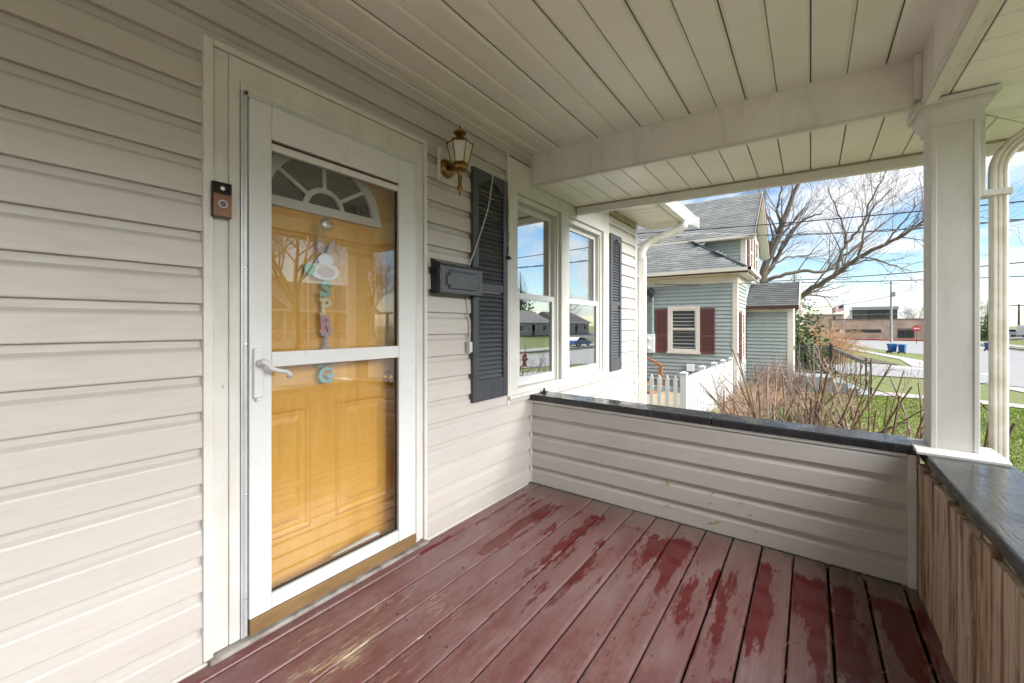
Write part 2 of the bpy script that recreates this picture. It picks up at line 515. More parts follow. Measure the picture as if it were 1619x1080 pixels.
def link(name, me, parent=None, loc=(0, 0, 0)):
    o = bpy.data.objects.new(name, me)
    COL.objects.link(o)
    o.location = loc
    if parent is not None:
        setp(o, parent)
    return o
def wmat(o):
    m = Matrix.LocRotScale(o.location, o.rotation_euler, o.scale)
    return (wmat(o.parent) @ o.matrix_parent_inverse @ m) if o.parent else m
def setp(o, p):
    o.parent = p
    o.matrix_parent_inverse = wmat(p).inverted()
def tag(o, label, cat=None, group=None, kind=None):
    o['label'] = label
    if cat: o['category'] = cat
    if group: o['group'] = group
    if kind: o['kind'] = kind
    return o
def thing(name, label, cat, loc=(0, 0, 0), group=None):
    o = bpy.data.objects.new(name, None)
    o.empty_display_size = .1
    COL.objects.link(o)
    o.location = loc
    return tag(o, label, cat, group)
def copy_tree(o, parent=None):
    c = o.copy(); COL.objects.link(c)
    if parent is not None:
        c.parent = parent
        c.matrix_parent_inverse = o.matrix_parent_inverse.copy()
    for ch in list(o.children):
        copy_tree(ch, c)
    return c
def setmat(o, m):
    for i in range(len(o.material_slots)):
        o.material_slots[i].link = 'OBJECT'
        o.material_slots[i].material = MATS[m]

def tri_noise(k): return Vector((random.gauss(0, 1), random.gauss(0, 1), random.gauss(0, 1))) * k
def ss(t):
    t = min(1, max(0, t)); return t * t * (3 - 2 * t)
def G(x, y):
    """height of the ground"""
    return -.65 - 1.1 * ss((x - 6) / 40.) - .35 * ss((-y - 4) / 8.) + 1.5 * ss((-y - 25) / 16.)
SH = 0.019          # the porch drops slightly away from the house

# ================================================================== SETTING
def ground_mesh():
    xs = list(np.arange(-60, 180.1, 2.0)); xs = [-1500, -400, -150] + xs + [260, 500, 1500]
    ys = list(np.arange(-70, 70.1, 2.0)); ys = [-1500, -400, -150] + ys + [150, 400, 1500]
    vs = [(x, y, G(x, y)) for y in ys for x in xs]
    nx = len(xs)
    fs = [(j * nx + i, j * nx + i + 1, (j + 1) * nx + i + 1, (j + 1) * nx + i) for j in range(len(ys) - 1) for i in range(nx - 1)]
    mb = MB(); mb.add(vs, fs)
    return mb
o = ground_mesh().build('lawn_ground', 'lawn', fix=False, smooth=True)
o['kind'] = 'structure'; o['label'] = 'spring green lawn running from the porch to the street'

def strip(name, A, B, m, off, step=1.0, parent=None, kind='structure', thick=0.0):
    """ground sheet between polylines A and B (same number of points)"""
    mb = MB(); rows = []
    for i in range(len(A) - 1):
        a0, a1, b0, b1 = Vector(A[i]), Vector(A[i + 1]), Vector(B[i]), Vector(B[i + 1])
        n = max(1, int(max((a1 - a0).length, (b1 - b0).length) / step))
        for k in range(n + (1 if i == len(A) - 2 else 0)):
            t = k / n
            rows.append((a0.lerp(a1, t), b0.lerp(b1, t)))
    w = max(1, int(max((a - b).length for a, b in rows) / step))
    vs = []
    for a, b in rows:
        for j in range(w + 1):
            p = a.lerp(b, j / w); vs.append((p.x, p.y, G(p.x, p.y) + off))
    fs = [(i * (w + 1) + j, i * (w + 1) + j + 1, (i + 1) * (w + 1) + j + 1, (i + 1) * (w + 1) + j) for i in range(len(rows) - 1) for j in range(w)]
    mb.add(vs, fs)
    ob = mb.build(name, m, parent, smooth=True)
    if thick:
        md = ob.modifiers.new('thickness', 'SOLIDIFY'); md.thickness = thick; md.offset = -1
    if kind and parent is None:
        ob['kind'] = kind
        ob['label'] = {'stop_line': 'white painted line across the side street', 'pavement': 'pale concrete pavement crossing the lawns', 'far_pavement': 'concrete pavement on the far side of the street', 'street_kerb': 'concrete kerb on the far side of the street', 'red_kerb': 'red painted kerb before the brick building', 'far_grass_verge': 'bright grass verge before the brick building', 'mulch_bed': 'dark mulch bed beside the curving pavement', 'gravel_border': 'brown leafy bed between fence and lawn', 'car_park': 'dark car park beyond the far lawn'}.get(name, name.replace('_', ' ') + ' in the yard')
    return ob
NEAR = [(-60, -12), (29, -12), (50, -11.6), (66, -12.2), (78, -7.8), (110, -6.3), (122, -5.6), (150, -5)]
FAR = [(-60, -24.2), (29, -24.2), (50, -24.2), (66, -24.2), (78, -24.2), (110, -24.2), (122, -24.2), (150, -24.2)]
strip('street', NEAR, FAR, 'asphalt', .035, 1.5)['label'] = 'wide pale asphalt street beyond the lawns'
strip('side_street', [(28, -12.02), (28.5, -8), (26.5, -4), (26.5, 20)], [(43.5, -11.98), (43.5, -8), (42, -4), (42, 20)], 'asphalt', .04, 1.5)['label'] = 'pale side street joining the main street'
strip('stop_line', [(40.2, -11.9), (40.2, -6.5)], [(41.0, -11.9), (41.0, -6.5)], 'road_paint', .05)
strip('pavement', [(43.6, -10.0), (54, -10.2), (69, -6.8), (90, -5.2), (121, -4)], [(43.6, -8.1), (53, -8.6), (68, -5.4), (90, -4.0), (121, -3)], 'concrete', .05)['label'] = 'concrete pavement curving along the verge'
strip('garden_path', [(15.9, -1.8), (15.9, -12)], [(17.1, -1.8), (17.1, -12)], 'concrete', .03)['label'] = 'concrete path from the grey house steps to the street'
strip('pavement', [(-60, -9.6), (15.8, -9.6)], [(-60, -8.2), (15.8, -8.2)], 'concrete', .03)
strip('pavement', [(17.2, -9.6), (28, -9.6)], [(17.2, -8.2), (28, -8.2)], 'concrete', .03)
strip('bounce_walk', [(-1.7, -2.75), (-1.7, -8.15)], [(-.1, -2.75), (-.1, -8.15)], 'concrete', .03)['label'] = 'unseen concrete walk added to bounce light onto the porch ceiling'  # unseen walk, added to bounce neutral light up to the porch ceiling
strip('bounce_drive', [(-9.5, 4), (-9.5, -12)], [(-4.8, 4), (-4.8, -12)], 'concrete', .045)['label'] = 'unseen concrete slab beside the house added to bounce neutral light'  # also out of view, added as a pale surface for more neutral bounce
strip('far_pavement', [(-60, -28.6), (150, -28.6)], [(-60, -27.2), (150, -27.2)], 'concrete', .04, 2)
kb = strip('street_kerb', [(-60, -24.6), (150, -24.6)], [(-60, -24.2), (150, -24.2)], 'concrete', .12, 2, thick=.2)
strip('red_kerb', [(123.3, -5.6), (123.3, -24.1)], [(123.7, -5.6), (123.7, -24.1)], 'red_paint', .14, 2, thick=.2)
strip('far_grass_verge', [(123.8, -5.5), (123.8, -30)], [(133, -5.5), (133, -30)], 'lawn', .16, 2)
strip('mulch_bed', [(44.2, -7.6), (58, -4.8)], [(44.2, -5.5), (58, -3.5)], 'mulch', .05)
strip('gravel_border', [(9.5, -1.9), (15.2, -1.9)], [(9.5, -.25), (15.2, -.25)], 'dry_leaf', .03)['kind'] = 'stuff'
strip('patio', [(7.6, .3), (12.9, .3)], [(7.6, 7), (12.9, 7)], 'patio', .03)['label'] = 'tan paved side yard behind the picket fence'
strip('car_park', [(75, -45), (160, -45)], [(75, -33), (160, -33)], 'asphalt_dark', .05, 2)

# short grass blades on the lawn nearest the porch
def grass():
    n = 150000
    x = 3.2 + RNG.random(n) ** 1.25 * 14
    y = -.2 - RNG.random(n) * 9.2
    keep = ~((x > 15.8) & (x < 17.2)) & ~((y < -8.15) & (y > -9.65)) & ~((x > 9.3) & (x < 15.3) & (y > -2.0))
    x, y = x[keep], y[keep]; n = len(x)
    h = .018 + RNG.random(n) * .032
    a = RNG.random(n) * 6.283; w = .0025 + RNG.random(n) * .003 + x * .0004
    lean = (RNG.random((n, 2)) - .5) * .06
    t1 = np.clip((x - 6) / 40, 0, 1); t2 = np.clip((-y - 4) / 8, 0, 1)
    z = -.65 - 1.1 * t1 * t1 * (3 - 2 * t1) - .35 * t2 * t2 * (3 - 2 * t2)
    v = np.empty((n, 3, 3))
    v[:, 0] = np.c_[x - np.cos(a) * w, y - np.sin(a) * w, z - .004]
    v[:, 1] = np.c_[x + np.cos(a) * w, y + np.sin(a) * w, z - .004]
    v[:, 2] = np.c_[x + lean[:, 0], y + lean[:, 1], z + h]
    me = bpy.data.meshes.new('grass')
    me.vertices.add(n * 3); me.vertices.foreach_set('co', v.ravel())
    me.loops.add(n * 3); me.loops.foreach_set('vertex_index', np.arange(n * 3, dtype=np.int32))
    me.polygons.add(n); me.polygons.foreach_set('loop_start', np.arange(0, n * 3, 3, dtype=np.int32))
    me.update(); me.validate()
    me.materials.append(MATS['grass_blade'])
    o = link('grass', me); o['kind'] = 'stuff'; o['label'] = 'short green grass blades on the lawn beside the porch'
grass()

# ================================================================== OUR HOUSE
house = thing('house', 'cream vinyl sided house with orange front door behind a white storm door', 'house', (1.2, .3, 0))
P0, PITCH = .0052, .1273
def siding_profile(zmin, zmax, base):
    """clipped dutch-lap profile of one course as (out, z) from bottom to top; base = z of lip"""
    pr = [(.000, 0), (.0235, 0), (.0245, .004), (.0205, .082), (.0180, .0885), (.0040, .101), (.0030, PITCH), (.000, PITCH)]
    pts = [(o, base + z) for o, z in pr]
    if base >= zmin - 1e-6 and base + PITCH <= zmax + 1e-6:
        return pts
    outp = []
    n = len(pts)
    def clip(poly, lim, keep_low):
        res = []
        for i in range(len(poly)):
            a, b = poly[i], poly[(i + 1) % len(poly)]
            ia = a[1] <= lim if keep_low else a[1] >= lim
            ib = b[1] <= lim if keep_low else b[1] >= lim
            if ia: res.append(a)
            if ia != ib:
                t = (lim - a[1]) / (b[1] - a[1]); res.append((a[0] + (b[0] - a[0]) * t, lim))
        return res
    pts = clip(pts, zmax, True)
    if pts: pts = clip(pts, zmin, False)
    return pts
def siding_wall(parent, xa, xb, zmin, zmax, cache={}):
    k = int(math.floor((zmin - P0) / PITCH + 1e-6))
    while P0 + k * PITCH < zmax - .004:
        base = P0 + k * PITCH
        pts = siding_profile(zmin, zmax, base)
        if len(pts) > 2 and max(p[1] for p in pts) - min(p[1] for p in pts) > .006:
            full = base >= zmin - 1e-6 and base + PITCH <= zmax + 1e-6
            key = (xa, xb)
            if full and key in cache:
                link('siding_board', cache[key], parent, (0, 0, k * PITCH))
            elif full:
                mb = MB(); mb.prism([(-o, z - k * PITCH) for o, z in pts], 'x', xa, xb)
                ob = mb.build('siding_board', 'siding', parent)
                ob.location = (0, 0, k * PITCH); cache[key] = ob.data
            else:
                mb = MB(); mb.prism([(-o, z) for o, z in pts], 'x', xa, xb)
                mb.build('siding_board', 'siding', parent)
        k += 1
# openings: door casing .586-1.648 up to 2.225, window casing 2.44-4.235 from .685 to 2.40
siding_wall(house, -2.6, .586, P0, 2.505)
siding_wall(house, .586, 1.650, 2.228, 2.505)
siding_wall(house, 1.650, 2.440, P0, 2.505)
siding_wall(house, 2.440, 2.735, P0, .672)
siding_wall(house, 2.985, 4.235, -.25, .672)
siding_wall(house, 4.235, 5.10, -.25, 2.47)
siding_wall(house, 2.440, 2.735, 2.405, 2.505)
# solid wall body behind the siding, with door and window openings
wb = MB()
wb.box(-2.6, .62, .001, .16, -.6, 2.7); wb.box(1.61, 2.50, .001, .16, -.6, 2.7); wb.box(4.18, 5.10, .001, .16, -.6, 2.7)
wb.box(.62, 1.61, .001, .16, 2.19, 2.7); wb.box(2.50, 4.18, .001, .16, -.6, .72); wb.box(2.50, 4.18, .001, .16, 2.33, 2.7)
wb.box(.62, 1.61, .001, .16, -.6, -.002)
wb.build('wall', 'trim_cream', house)
wb = MB()
wb.box(-2.6, 5.05, 4.0, 4.1, -.6, 2.7); wb.box(5.0, 5.10, .161, 4.0, -.6, 2.7); wb.box(-2.6, -2.5, .161, 4.0, -.6, 2.7)
wb.box(-2.5, 5.0, .161, 4.0, -.1, -.02); wb.box(-2.5, 5.0, .161, 4.0, 2.55, 2.6)
wb.build('interior', 'interior_wall', house)
MB().box(-2.6, 5.09, -.02, .1, -.75, -.255).build('foundation', 'concrete', house)
# corner board and J trim
MB().box(5.10, 5.17, -.028, 4.1, -.3, 2.47).build('corner_board', 'trim_cream', house, bevel=.004)
mb = MB(); mb.box(-2.6, 2.735, -.024, .0, 2.478, 2.508); mb.box(-2.6, 2.735, -.036, -.024, 2.496, 2.508)
mb.build('ceiling_trim', 'trim_cream', house, bevel=.002)
MB().box(-2.6, .60, -.03, .0, -.022, .004).build('starter_strip', 'trim_cream', house, bevel=.003)
MB().box(1.655, 2.70, -.024, .0, -.012, .004).build('starter_strip', 'trim_cream', house, bevel=.003)

# ---- door casing
dc = MB()
dc.box(.586, .616, -.034, 0, .012, 2.228); dc.box(1.628, 1.650, -.034, 0, .012, 2.228); dc.box(.616, 1.628, -.034, 0, 2.206, 2.228)
o_dc = dc.build('door_trim', 'trim_cream', house, bevel=.003)
dc = MB()
dc.box(.617, .668, -.022, .03, .018, 2.205); dc.box(.668, .704, -.030, .03, .022, 2.118); dc.box(1.600, 1.627, -.022, .03, .02, 2.205); dc.box(1.570, 1.600, -.030, .03, .022, 2.118)
dc.prism([(.669, 2.205), (1.599, 2.205), (1.599, 2.119), (.669, 2.119)], 'y', -.024, .03)
dc.prism([(.705, 2.117), (1.569, 2.117), (1.569, 2.086), (.705, 2.086)], 'y', -.031, .03)
dc.build('door_casing', 'white_wood', o_dc, bevel=.004)
zb = MB()
zb.box(.705, .727, -.036, -.01, .024, 2.085); zb.box(.713, .716, -.040, -.036, .024, 2.085); zb.box(1.556, 1.569, -.036, -.01, .024, 2.085); zb.box(.728, 1.555, -.034, -.012, 2.070, 2.0855)
zb.build('storm_door_track', 'aluminium', o_dc, bevel=.0015)
for z in (.17, .56, 1.13, 1.42, 1.60, 1.95):
    mb = MB(); mb.lathe([(.0, -.0395), (.0045, -.0385), (.005, -.0362)], (.7215, 0, z), 10, 'y')
    mb.build('screw', 'silver', o_dc)
# reveal / jambs behind the storm door
mb = MB(); mb.box(.628, .66, .031, .14, .0, 2.16); mb.box(1.555, 1.585, .031, .14, .0, 2.16); mb.box(.66, 1.555, .031, .14, 2.10, 2.16)
mb.build('door_jamb', 'door_jamb', o_dc)
mb = MB(); mb.box(.60, 1.64, -.055, .12, -.018, .0145)
mb.build('threshold', 'threshold', house, bevel=.005)

# ---- storm door
sd = MB()
sd.box(.730, .812, -.044, -.012, .083, 2.066); sd.box(1.442, 1.554, -.044, -.012, .083, 2.066)
sd.box(.8125, 1.4415, -.0435, -.012, 1.935, 2.066); sd.box(.8125, 1.4415, -.0425, -.012, .083, .142)
o_sd = sd.build('storm_door', 'storm_white', house, bevel=.005, seg=3)
tag(o_sd, 'white aluminium storm door with two glass panes')
MB().box(.8125, 1.4415, -.0425, -.014, 1.036, 1.096).build('mid_rail', 'storm_white', o_sd, bevel=.004)
MB().box(.8125, 1.4415, -.040, -.016, 1.893, 1.922).build('screen_cassette', 'storm_white', o_sd, bevel=.003)
MB().box(.813, 1.441, -.030, -.020, 1.923, 1.934).build('cassette_gap', 'maroon_edge', o_sd)
mb = MB(); mb.box(.813, .8155, -.03, -.016, .143, 1.035); mb.box(1.437, 1.441, -.03, -.016, .143, 1.892); mb.box(.8155, 1.437, -.03, -.016, .143, .146)
mb.build('gasket', 'gasket', o_sd)
for z0, z1 in ((.146, 1.0355), (1.0965, 1.893)):
    MB().box(.816, 1.437, -.0225, -.0205, z0, z1).build('glass_pane', 'storm_glass', o_sd)
MB().box(.731, 1.553, -.050, -.016, .026, .0825).build('door_sweep', 'brass_sweep', o_sd, bevel=.0015)
hp = MB().box(.740, .774, -.062, -.0445, .924, 1.114).build('handle_plate', 'storm_white', o_sd, bevel=.006, seg=3)
mb = MB()
mb.tube([(.757, -.058, 1.058), (.757, -.092, 1.058)], .013, 12)
mb.tube([(.750, -.094, 1.066), (.765, -.098, 1.060), (.785, -.100, 1.036), (.812, -.100, 1.026), (.842, -.098, 1.020), (.858, -.094, 1.008), (.856, -.088, .994)], [.013, .0125, .0095, .008, .008, .0095, .0085], 10)
mb.build('lever_handle', 'white_vinyl', hp, smooth=True)
mb = MB(); mb.box(.7475, .7665, -.064, -.050, .914, .9235); mb.build('lock_tab', 'storm_white', hp, bevel=.002)
mb = MB(); mb.tube([(.713, -.045, 2.078), (.724, -.046, 2.075)], .007, 6); mb.build('closer_clip', 'black_iron', o_sd)
mb = MB(); mb.prism([(1.10, .1465), (1.36, .1465), (1.34, .165), (1.12, .150)], 'y', .0, .012)
mb.build('fallen_weatherstrip', 'white_vinyl', o_sd)

# ---- entry door (orange) behind the glass
DY = .09
ed = MB(); ed.box(.661, 1.554, DY, DY + .045, .016, 2.098)
o_ed = ed.build('entry_door', 'door_orange', house, bevel=.003)
tag(o_ed, 'orange panelled front door with white fanlight seen through the storm glass')
def frame_ring(x0, x1, z0, z1, w, y, d, inner):
    """raised moulding ring (bevelled section) on the plane y"""
    mb = MB()
    rings = [(0, 0.0), (w * .35, -d), (w * .7, -d * .8), (w, inner)]
    vs = []
    for a, dy in rings:
        vs += [(x0 + a, y + dy, z0 + a), (x1 - a, y + dy, z0 + a), (x1 - a, y + dy, z1 - a), (x0 + a, y + dy, z1 - a)]
    fs = [(i * 4 + k, i * 4 + (k + 1) % 4, (i + 1) * 4 + (k + 1) % 4, (i + 1) * 4 + k) for i in range(3) for k in range(4)]
    fs.append((12, 13, 14, 15))
    mb.add(vs, fs)
    return mb
for (x0, x1, z0, z1) in ((.745, 1.045, .285, .85), (1.165, 1.470, .285, .85), (.745, 1.045, 1.03, 1.62), (1.165, 1.470, 1.03, 1.62)):
    pm = frame_ring(x0, x1, z0, z1, .030, DY, .008, -.001).build('raised_panel_moulding', 'door_orange', o_ed)
    mb = MB(); a = .052
    mb.add([(x0 + a, DY - .0015, z0 + a), (x1 - a, DY - .0015, z0 + a), (x1 - a, DY - .0015, z1 - a), (x0 + a, DY - .0015, z1 - a),
            (x0 + a + .02, DY - .009, z0 + a + .02), (x1 - a - .02, DY - .009, z0 + a + .02), (x1 - a - .02, DY - .009, z1 - a - .02), (x0 + a + .02, DY - .009, z1 - a - .02)],
           [(0, 1, 5, 4), (1, 2, 6, 5), (2, 3, 7, 6), (3, 0, 4, 7), (4, 5, 6, 7)])
    mb.build('raised_panel', 'door_orange', o_ed)
# fanlight
FX, FZ, FR = 1.105, 1.716, .310
def arc(cx, cz, r, a0, a1, n, sy=1.0):
    return [(cx + r * math.cos(a0 + (a1 - a0) * i / n), cz + sy * r * math.sin(a0 + (a1 - a0) * i / n)) for i in range(n + 1)]
def half_ring(cx, cz, r0, r1, y0, y1, n=28):
    mb = MB()
    A = arc(cx, cz, r0, 0, math.pi, n); B = arc(cx, cz, r1, 0, math.pi, n)
    vs = [(a[0], y0, a[1]) for a in A] + [(b[0], y0 + .004, b[1]) for b in B] + [(a[0], y1, a[1]) for a in A] + [(b[0], y1, b[1]) for b in B]
    m = n + 1
    fs = []
    for i in range(n):
        fs += [(i, i + 1, m + i + 1, m + i), (2 * m + i, 2 * m + i + 1, i + 1, i), (m + i, m + i + 1, 3 * m + i + 1, 3 * m + i)]
    mb.add(vs, fs)
    return mb
fan = half_ring(FX, FZ, FR - .048, FR, DY - .022, DY + .002)
fan.box(FX - FR, FX + FR, DY - .024, DY + .001, FZ - .004, FZ + .036)
o_fan = fan.build('fanlight', 'storm_white', o_ed)
mb = MB(); A = arc(FX, FZ + .02, FR - .03, 0, math.pi, 28)
mb.add([(a[0], DY - .004, a[1]) for a in A], [tuple(range(len(A)))])
mb.build('fanlight_pane', 'dark_glass', o_ed)
half_ring(FX, FZ + .02, .082, .105, DY - .018, DY - .002, 18).build('fanlight_hub', 'storm_white', o_ed)
for a in (37, 90, 143):
    c_, s_ = math.cos(R(a)), math.sin(R(a))
    mb = MB()
    p0 = Vector((FX + .095 * c_, DY - .011, FZ + .02 + .095 * s_)); p1 = Vector((FX + (FR - .03) * c_, DY - .011, FZ + (FR - .03) * s_))
    mb.sweep_rect([p0, p1], .010, .016, (0, 1, 0)); mb.build('fanlight_muntin', 'storm_white', o_ed)
mb = MB(); mb.lathe([(.0, -.062), (.018, -.060), (.028, -.048), (.028, -.038), (.014, -.026), (.012, -.008), (.032, -.006), (.034, .0)], (1.475, DY, .925), 18, 'y')
mb.build('door_knob', 'brass_polished', o_ed, smooth=True)

# ---- window
W_Y = 0.0
wc = MB()
wc.box(2.440, 2.545, -.030, .0, .700, 2.402); wc.box(4.120, 4.235, -.030, .0, .700, 2.402); wc.box(2.545, 4.120, -.0295, .0, 2.175, 2.402)
wc.box(3.205, 3.350, -.034, .0, .742, 2.174)
wc.box(2.425, 4.250, -.048, .0, .675, .700)
wc.prism([(-.030, .7005), (.05, .7005), (.05, .742), (-.029, .741)], 'x', 2.5455, 4.1195)
o_wc = wc.build('window', 'white_wood', house, bevel=.004)
tag(o_wc, 'paired white sash windows with worn painted casing')
mb = MB(); mb.box(4.236, 4.262, -.03, 0, .672, 2.45); mb.box(2.420, 2.4395, -.03, 0, .64, 2.43); mb.box(2.985, 4.2355, -.03, 0, .640, .671)
mb.build('channel_trim', 'trim_cream', o_wc, bevel=.003)
for (x0, x1) in ((2.545, 3.205), (3.350, 4.120)):
    mb = MB()      # stops in the jamb
    mb.box(x0 + .0005, x0 + .03, -.006, .11, .743, 2.174); mb.box(x1 - .03, x1 - .0005, -.006, .11, .743, 2.174); mb.box(x0 + .03, x1 - .03, -.006, .11, 2.130, 2.174)
    mb.box(x1 - .045, x1 - .0305, .008, .10, .743, 2.13); mb.box(x0 + .0305, x0 + .045, .008, .10, .743, 2.13)
    mb.build('jamb', 'white_wood', o_wc, bevel=.003)
    up = MB(); a0, a1 = x0 + .046, x1 - .046
    up.box(a0, a0 + .035, .045, .075, 1.41, 2.129); up.box(a1 - .035, a1, .045, .075, 1.41, 2.129); up.box(a0 + .035, a1 - .035, .046, .075, 2.085, 2.129); up.box(a0 + .035, a1 - .035, .044, .075, 1.41, 1.452)
    up.build('sash', 'white_vinyl', o_wc, bevel=.003)
    lo = MB()
    lo.box(a0, a0 + .04, .012, .042, .745, 1.445); lo.box(a1 - .04, a1, .012, .042, .745, 1.445); lo.box(a0 + .04, a1 - .04, .013, .042, .745, .812); lo.box(a0 + .04, a1 - .04, .011, .042, 1.400, 1.445)
    lo.build('sash', 'white_vinyl', o_wc, bevel=.003)
    MB().box(a0 + .034, a1 - .034, .058, .062, 1.451, 2.086).build('pane', 'window_glass', o_wc)
    MB().box(a0 + .039, a1 - .039, .026, .030, .811, 1.401).build('pane', 'window_glass', o_wc)
    mb = MB()
    mb.box(a0 - .01, a1 + .01, .20, .203, .74, 2.16)
    mb.build('dark_room_sheet', 'interior_dark', o_wc)  # dark sheet behind the panes, the unlit room's shade put into its colour

# ---- louvred shutters
def shutter(x0, x1, z0, z1, label):
    s = MB(); y0, y1 = -.046, -.0185
    w = .052
    s.box(x0, x0 + w, y0, y1, z0, z1); s.box(x1 - w, x1, y0, y1, z0, z1)
    s.box(x0 + w, x1 - w, y0 + .002, y1, z0, z0 + .135)
    s.box(x0 + w, x1 - w, y0 + .002, y1, z0 + (z1 - z0) * .478, z0 + (z1 - z0) * .478 + .05)
    # arched top rail
    xm = (x0 + x1) / 2; hw = (x1 - x0) / 2 - w
    arch = [(x0 + w, z1), (x0 + w, z1 - .10)] + [(xm + hw * t, z1 - .10 + .055 * math.cos(t * math.pi / 2) ** 1.5) for t in [-.8 + .2 * i for i in range(9)]] + [(x1 - w, z1 - .10), (x1 - w, z1)]
    s.prism(arch, 'y', y0 + .002, y1)
    o = s.build('shutter', 'slate_paint', house, bevel=.0025)
    tag(o, label)
    MB().box(x0 + w, x1 - w, y1 - .003, y1 - .0005, z0 + .13, z1 - .05).build('shutter_back', 'slate_paint', o)
    lm = MB()
    xa, xb = x0 + w + .001, x1 - w - .001
    lm.prism([(y0 + .006, .0), (y0 + .009, -.004), (y1 - .004, .022), (y1 - .006, .027)], 'x', xa, xb)
    me = lm.mesh('louver'); me.materials.append(MATS['slate_paint'])
    zs = np.arange(z0 + .141, z1 - .075, .0300)
    zm0, zm1 = z0 + (z1 - z0) * .478 - .026, z0 + (z1 - z0) * .478 + .052
    for z in zs:
        if zm0 < z < zm1: continue
        link('louver', me, o, (0, 0, float(z)))
    for zz in (z0 + .30, z1 - .28):
        for xx in (x0 + .018, x1 - .018):
            mb = MB(); mb.lathe([(.006, y0 - .003), (.007, y0)], (xx, 0, zz), 8, 'y'); mb.build('screw', 'black_iron', o)
    return o
shutter(2.030, 2.400, .712, 2.208, 'slate grey louvred shutter behind the mailbox')
shutter(4.275, 4.590, .712, 2.190, 'slate grey louvred shutter beside the corner downspout')

# ---- main house eave beyond the porch, gutter and downspout
ev = MB(); 
ev.box(3.40, 5.52, -.47, .0, 2.475, 2.50)
ev.build('eave_soffit', 'fascia', house)
for i in range(14):
    x = 3.56 + .145 * i
    MB().box(x, x + .136, -.46, -.03, 2.462, 2.474).build('soffit_panel', 'ceiling_vinyl', house, bevel=.004)
mb = MB(); mb.box(4.262, 5.10, -.03, 0, 2.395, 2.472); mb.build('frieze_board', 'fascia_dirty', house, bevel=.003)
MB().box(3.40, 5.53, -.50, -.47, 2.43, 2.55).build('fascia_board', 'fascia', house, bevel=.004)
gp = [(-.505, 2.44), (-.575, 2.44), (-.60, 2.475), (-.60, 2.51), (-.615, 2.54), (-.625, 2.55), (-.61, 2.556), (-.505, 2.556)]
MB().prism(gp, 'x', 3.45, 5.56).build('gutter', 'white_metal', house, bevel=.002)
rf = MB(); rf.prism([(-.60, 2.557), (2.2, 4.06), (5.0, 2.6), (5.0, 2.557)], 'x', -2.9, 5.50); rf.build('roof', 'roof_house', house)
mb = MB(); mb.prism([(-.45, 2.475), (2.2, 3.9), (4.8, 2.475)], 'x', 5.05, 5.10); mb.build('gable_wall', 'siding', house)
mb = MB(); mb.prism([(-.66, 2.40), (2.2, 3.95), (2.2, 4.06), (-.66, 2.53)], 'x', 5.53, 5.57); mb.build('rake_board', 'fascia', house)
def corrugated(path, r, n=14, dense=26, amp=.0035):
    """pipe with ribs in its bends"""
    mb = MB(); pts = [Vector(p) for p in path]
    # smooth via Catmull-Rom
    fine = []
    for i in range(len(pts) - 1):
        p0, p1, p2, p3 = pts[max(0, i - 1)], pts[i], pts[i + 1], pts[min(len(pts) - 1, i + 2)]
        for k in range(dense):
            t = k / dense
            fine.append(.5 * ((2 * p1) + (p2 - p0) * t + (2 * p0 - 5 * p1 + 4 * p2 - p3) * t * t + (3 * p1 - p0 - 3 * p2 + p3) * t ** 3))
    fine.append(pts[-1])
    rad = [r + (amp if (i // 2) % 2 else 0) for i in range(len(fine))]
    mb.tube(fine, rad, n)
    return mb
el = corrugated([(5.215, -.07, 2.02), (5.215, -.075, 2.13), (5.24, -.16, 2.235), (5.27, -.34, 2.30), (5.285, -.46, 2.345), (5.285, -.545, 2.40), (5.285, -.555, 2.46)], .048)
o_dn = el.build('downspout', 'white_metal', house, smooth=True)
tag(o_dn, 'white corner downspout with ribbed elbow under the eave gutter')
MB().box(5.175, 5.255, -.115, -.035, -.6, 2.05).build('downspout_pipe', 'white_metal', o_dn, bevel=.012, seg=3)

# ================================================================== PORCH
floor = MB().box(-2.6, 2.9, -2.3, -.03, -.30, -.075, shear=SH).build('porch_floor', 'interior_dark')
floor['kind'] = 'structure'; floor['label'] = 'maroon painted porch floor of long boards'
def deck_board(x0, x1, ya, yb, name='deck_board'):
    mb = MB()
    r = .0075
    prof = [(ya, -.028), (yb, -.028), (yb, -r), (yb - r * .4, -r * .3), (yb - r * 1.3, 0), (ya + r * 1.3, 0), (ya + r * .4, -r * .3), (ya, -r)]
    wob = random.uniform(-.0012, .0012)
    mb.prism([(p[0], p[1] + wob) for p in prof], 'x', x0, x1, shear=SH)
    return mb.build(name, 'deck_paint', floor)
seams = [-.030] + [-.102 - .1456 * k for k in range(0, 15)]
for i in range(len(seams) - 1):
    ya, yb = seams[i + 1] + .0035, seams[i] - .0035
    gap = random.uniform(-.0012, .0012)
    if i == 13:
        deck_board(-2.6, 2.274, ya + gap, yb); deck_board(2.279, 2.735, ya + gap, yb)
    else:
        deck_board(-2.6, 2.735 + random.uniform(-.004, .004), ya + gap, yb)
deck_board(-2.6, 2.735, seams[-1] - .10, seams[-1] - .004)
MB().box(-2.6, 2.85, -2.42, -2.30, -.62, -.08, shear=SH).build('porch_skirt', 'white_wood', floor)
MB().box(2.75, 2.86, -2.30, -.04, -.62, -.08, shear=SH).build('porch_skirt', 'white_wood', floor)
# nail heads
for k in range(46):
    i = random.randrange(1, 15); y = seams[i] + random.choice((.028, .115)) - .1456 * 0
    x = random.choice((.75, 1.16, 1.57, 1.98, 2.39)) + random.uniform(-.02, .02)
    if y > -.04: continue
    mb = MB(); mb.lathe([(.0045, -.004), (.0045, .0006)], (x, y, SH * y), 8); mb.build('nail_head', 'black_iron', floor)

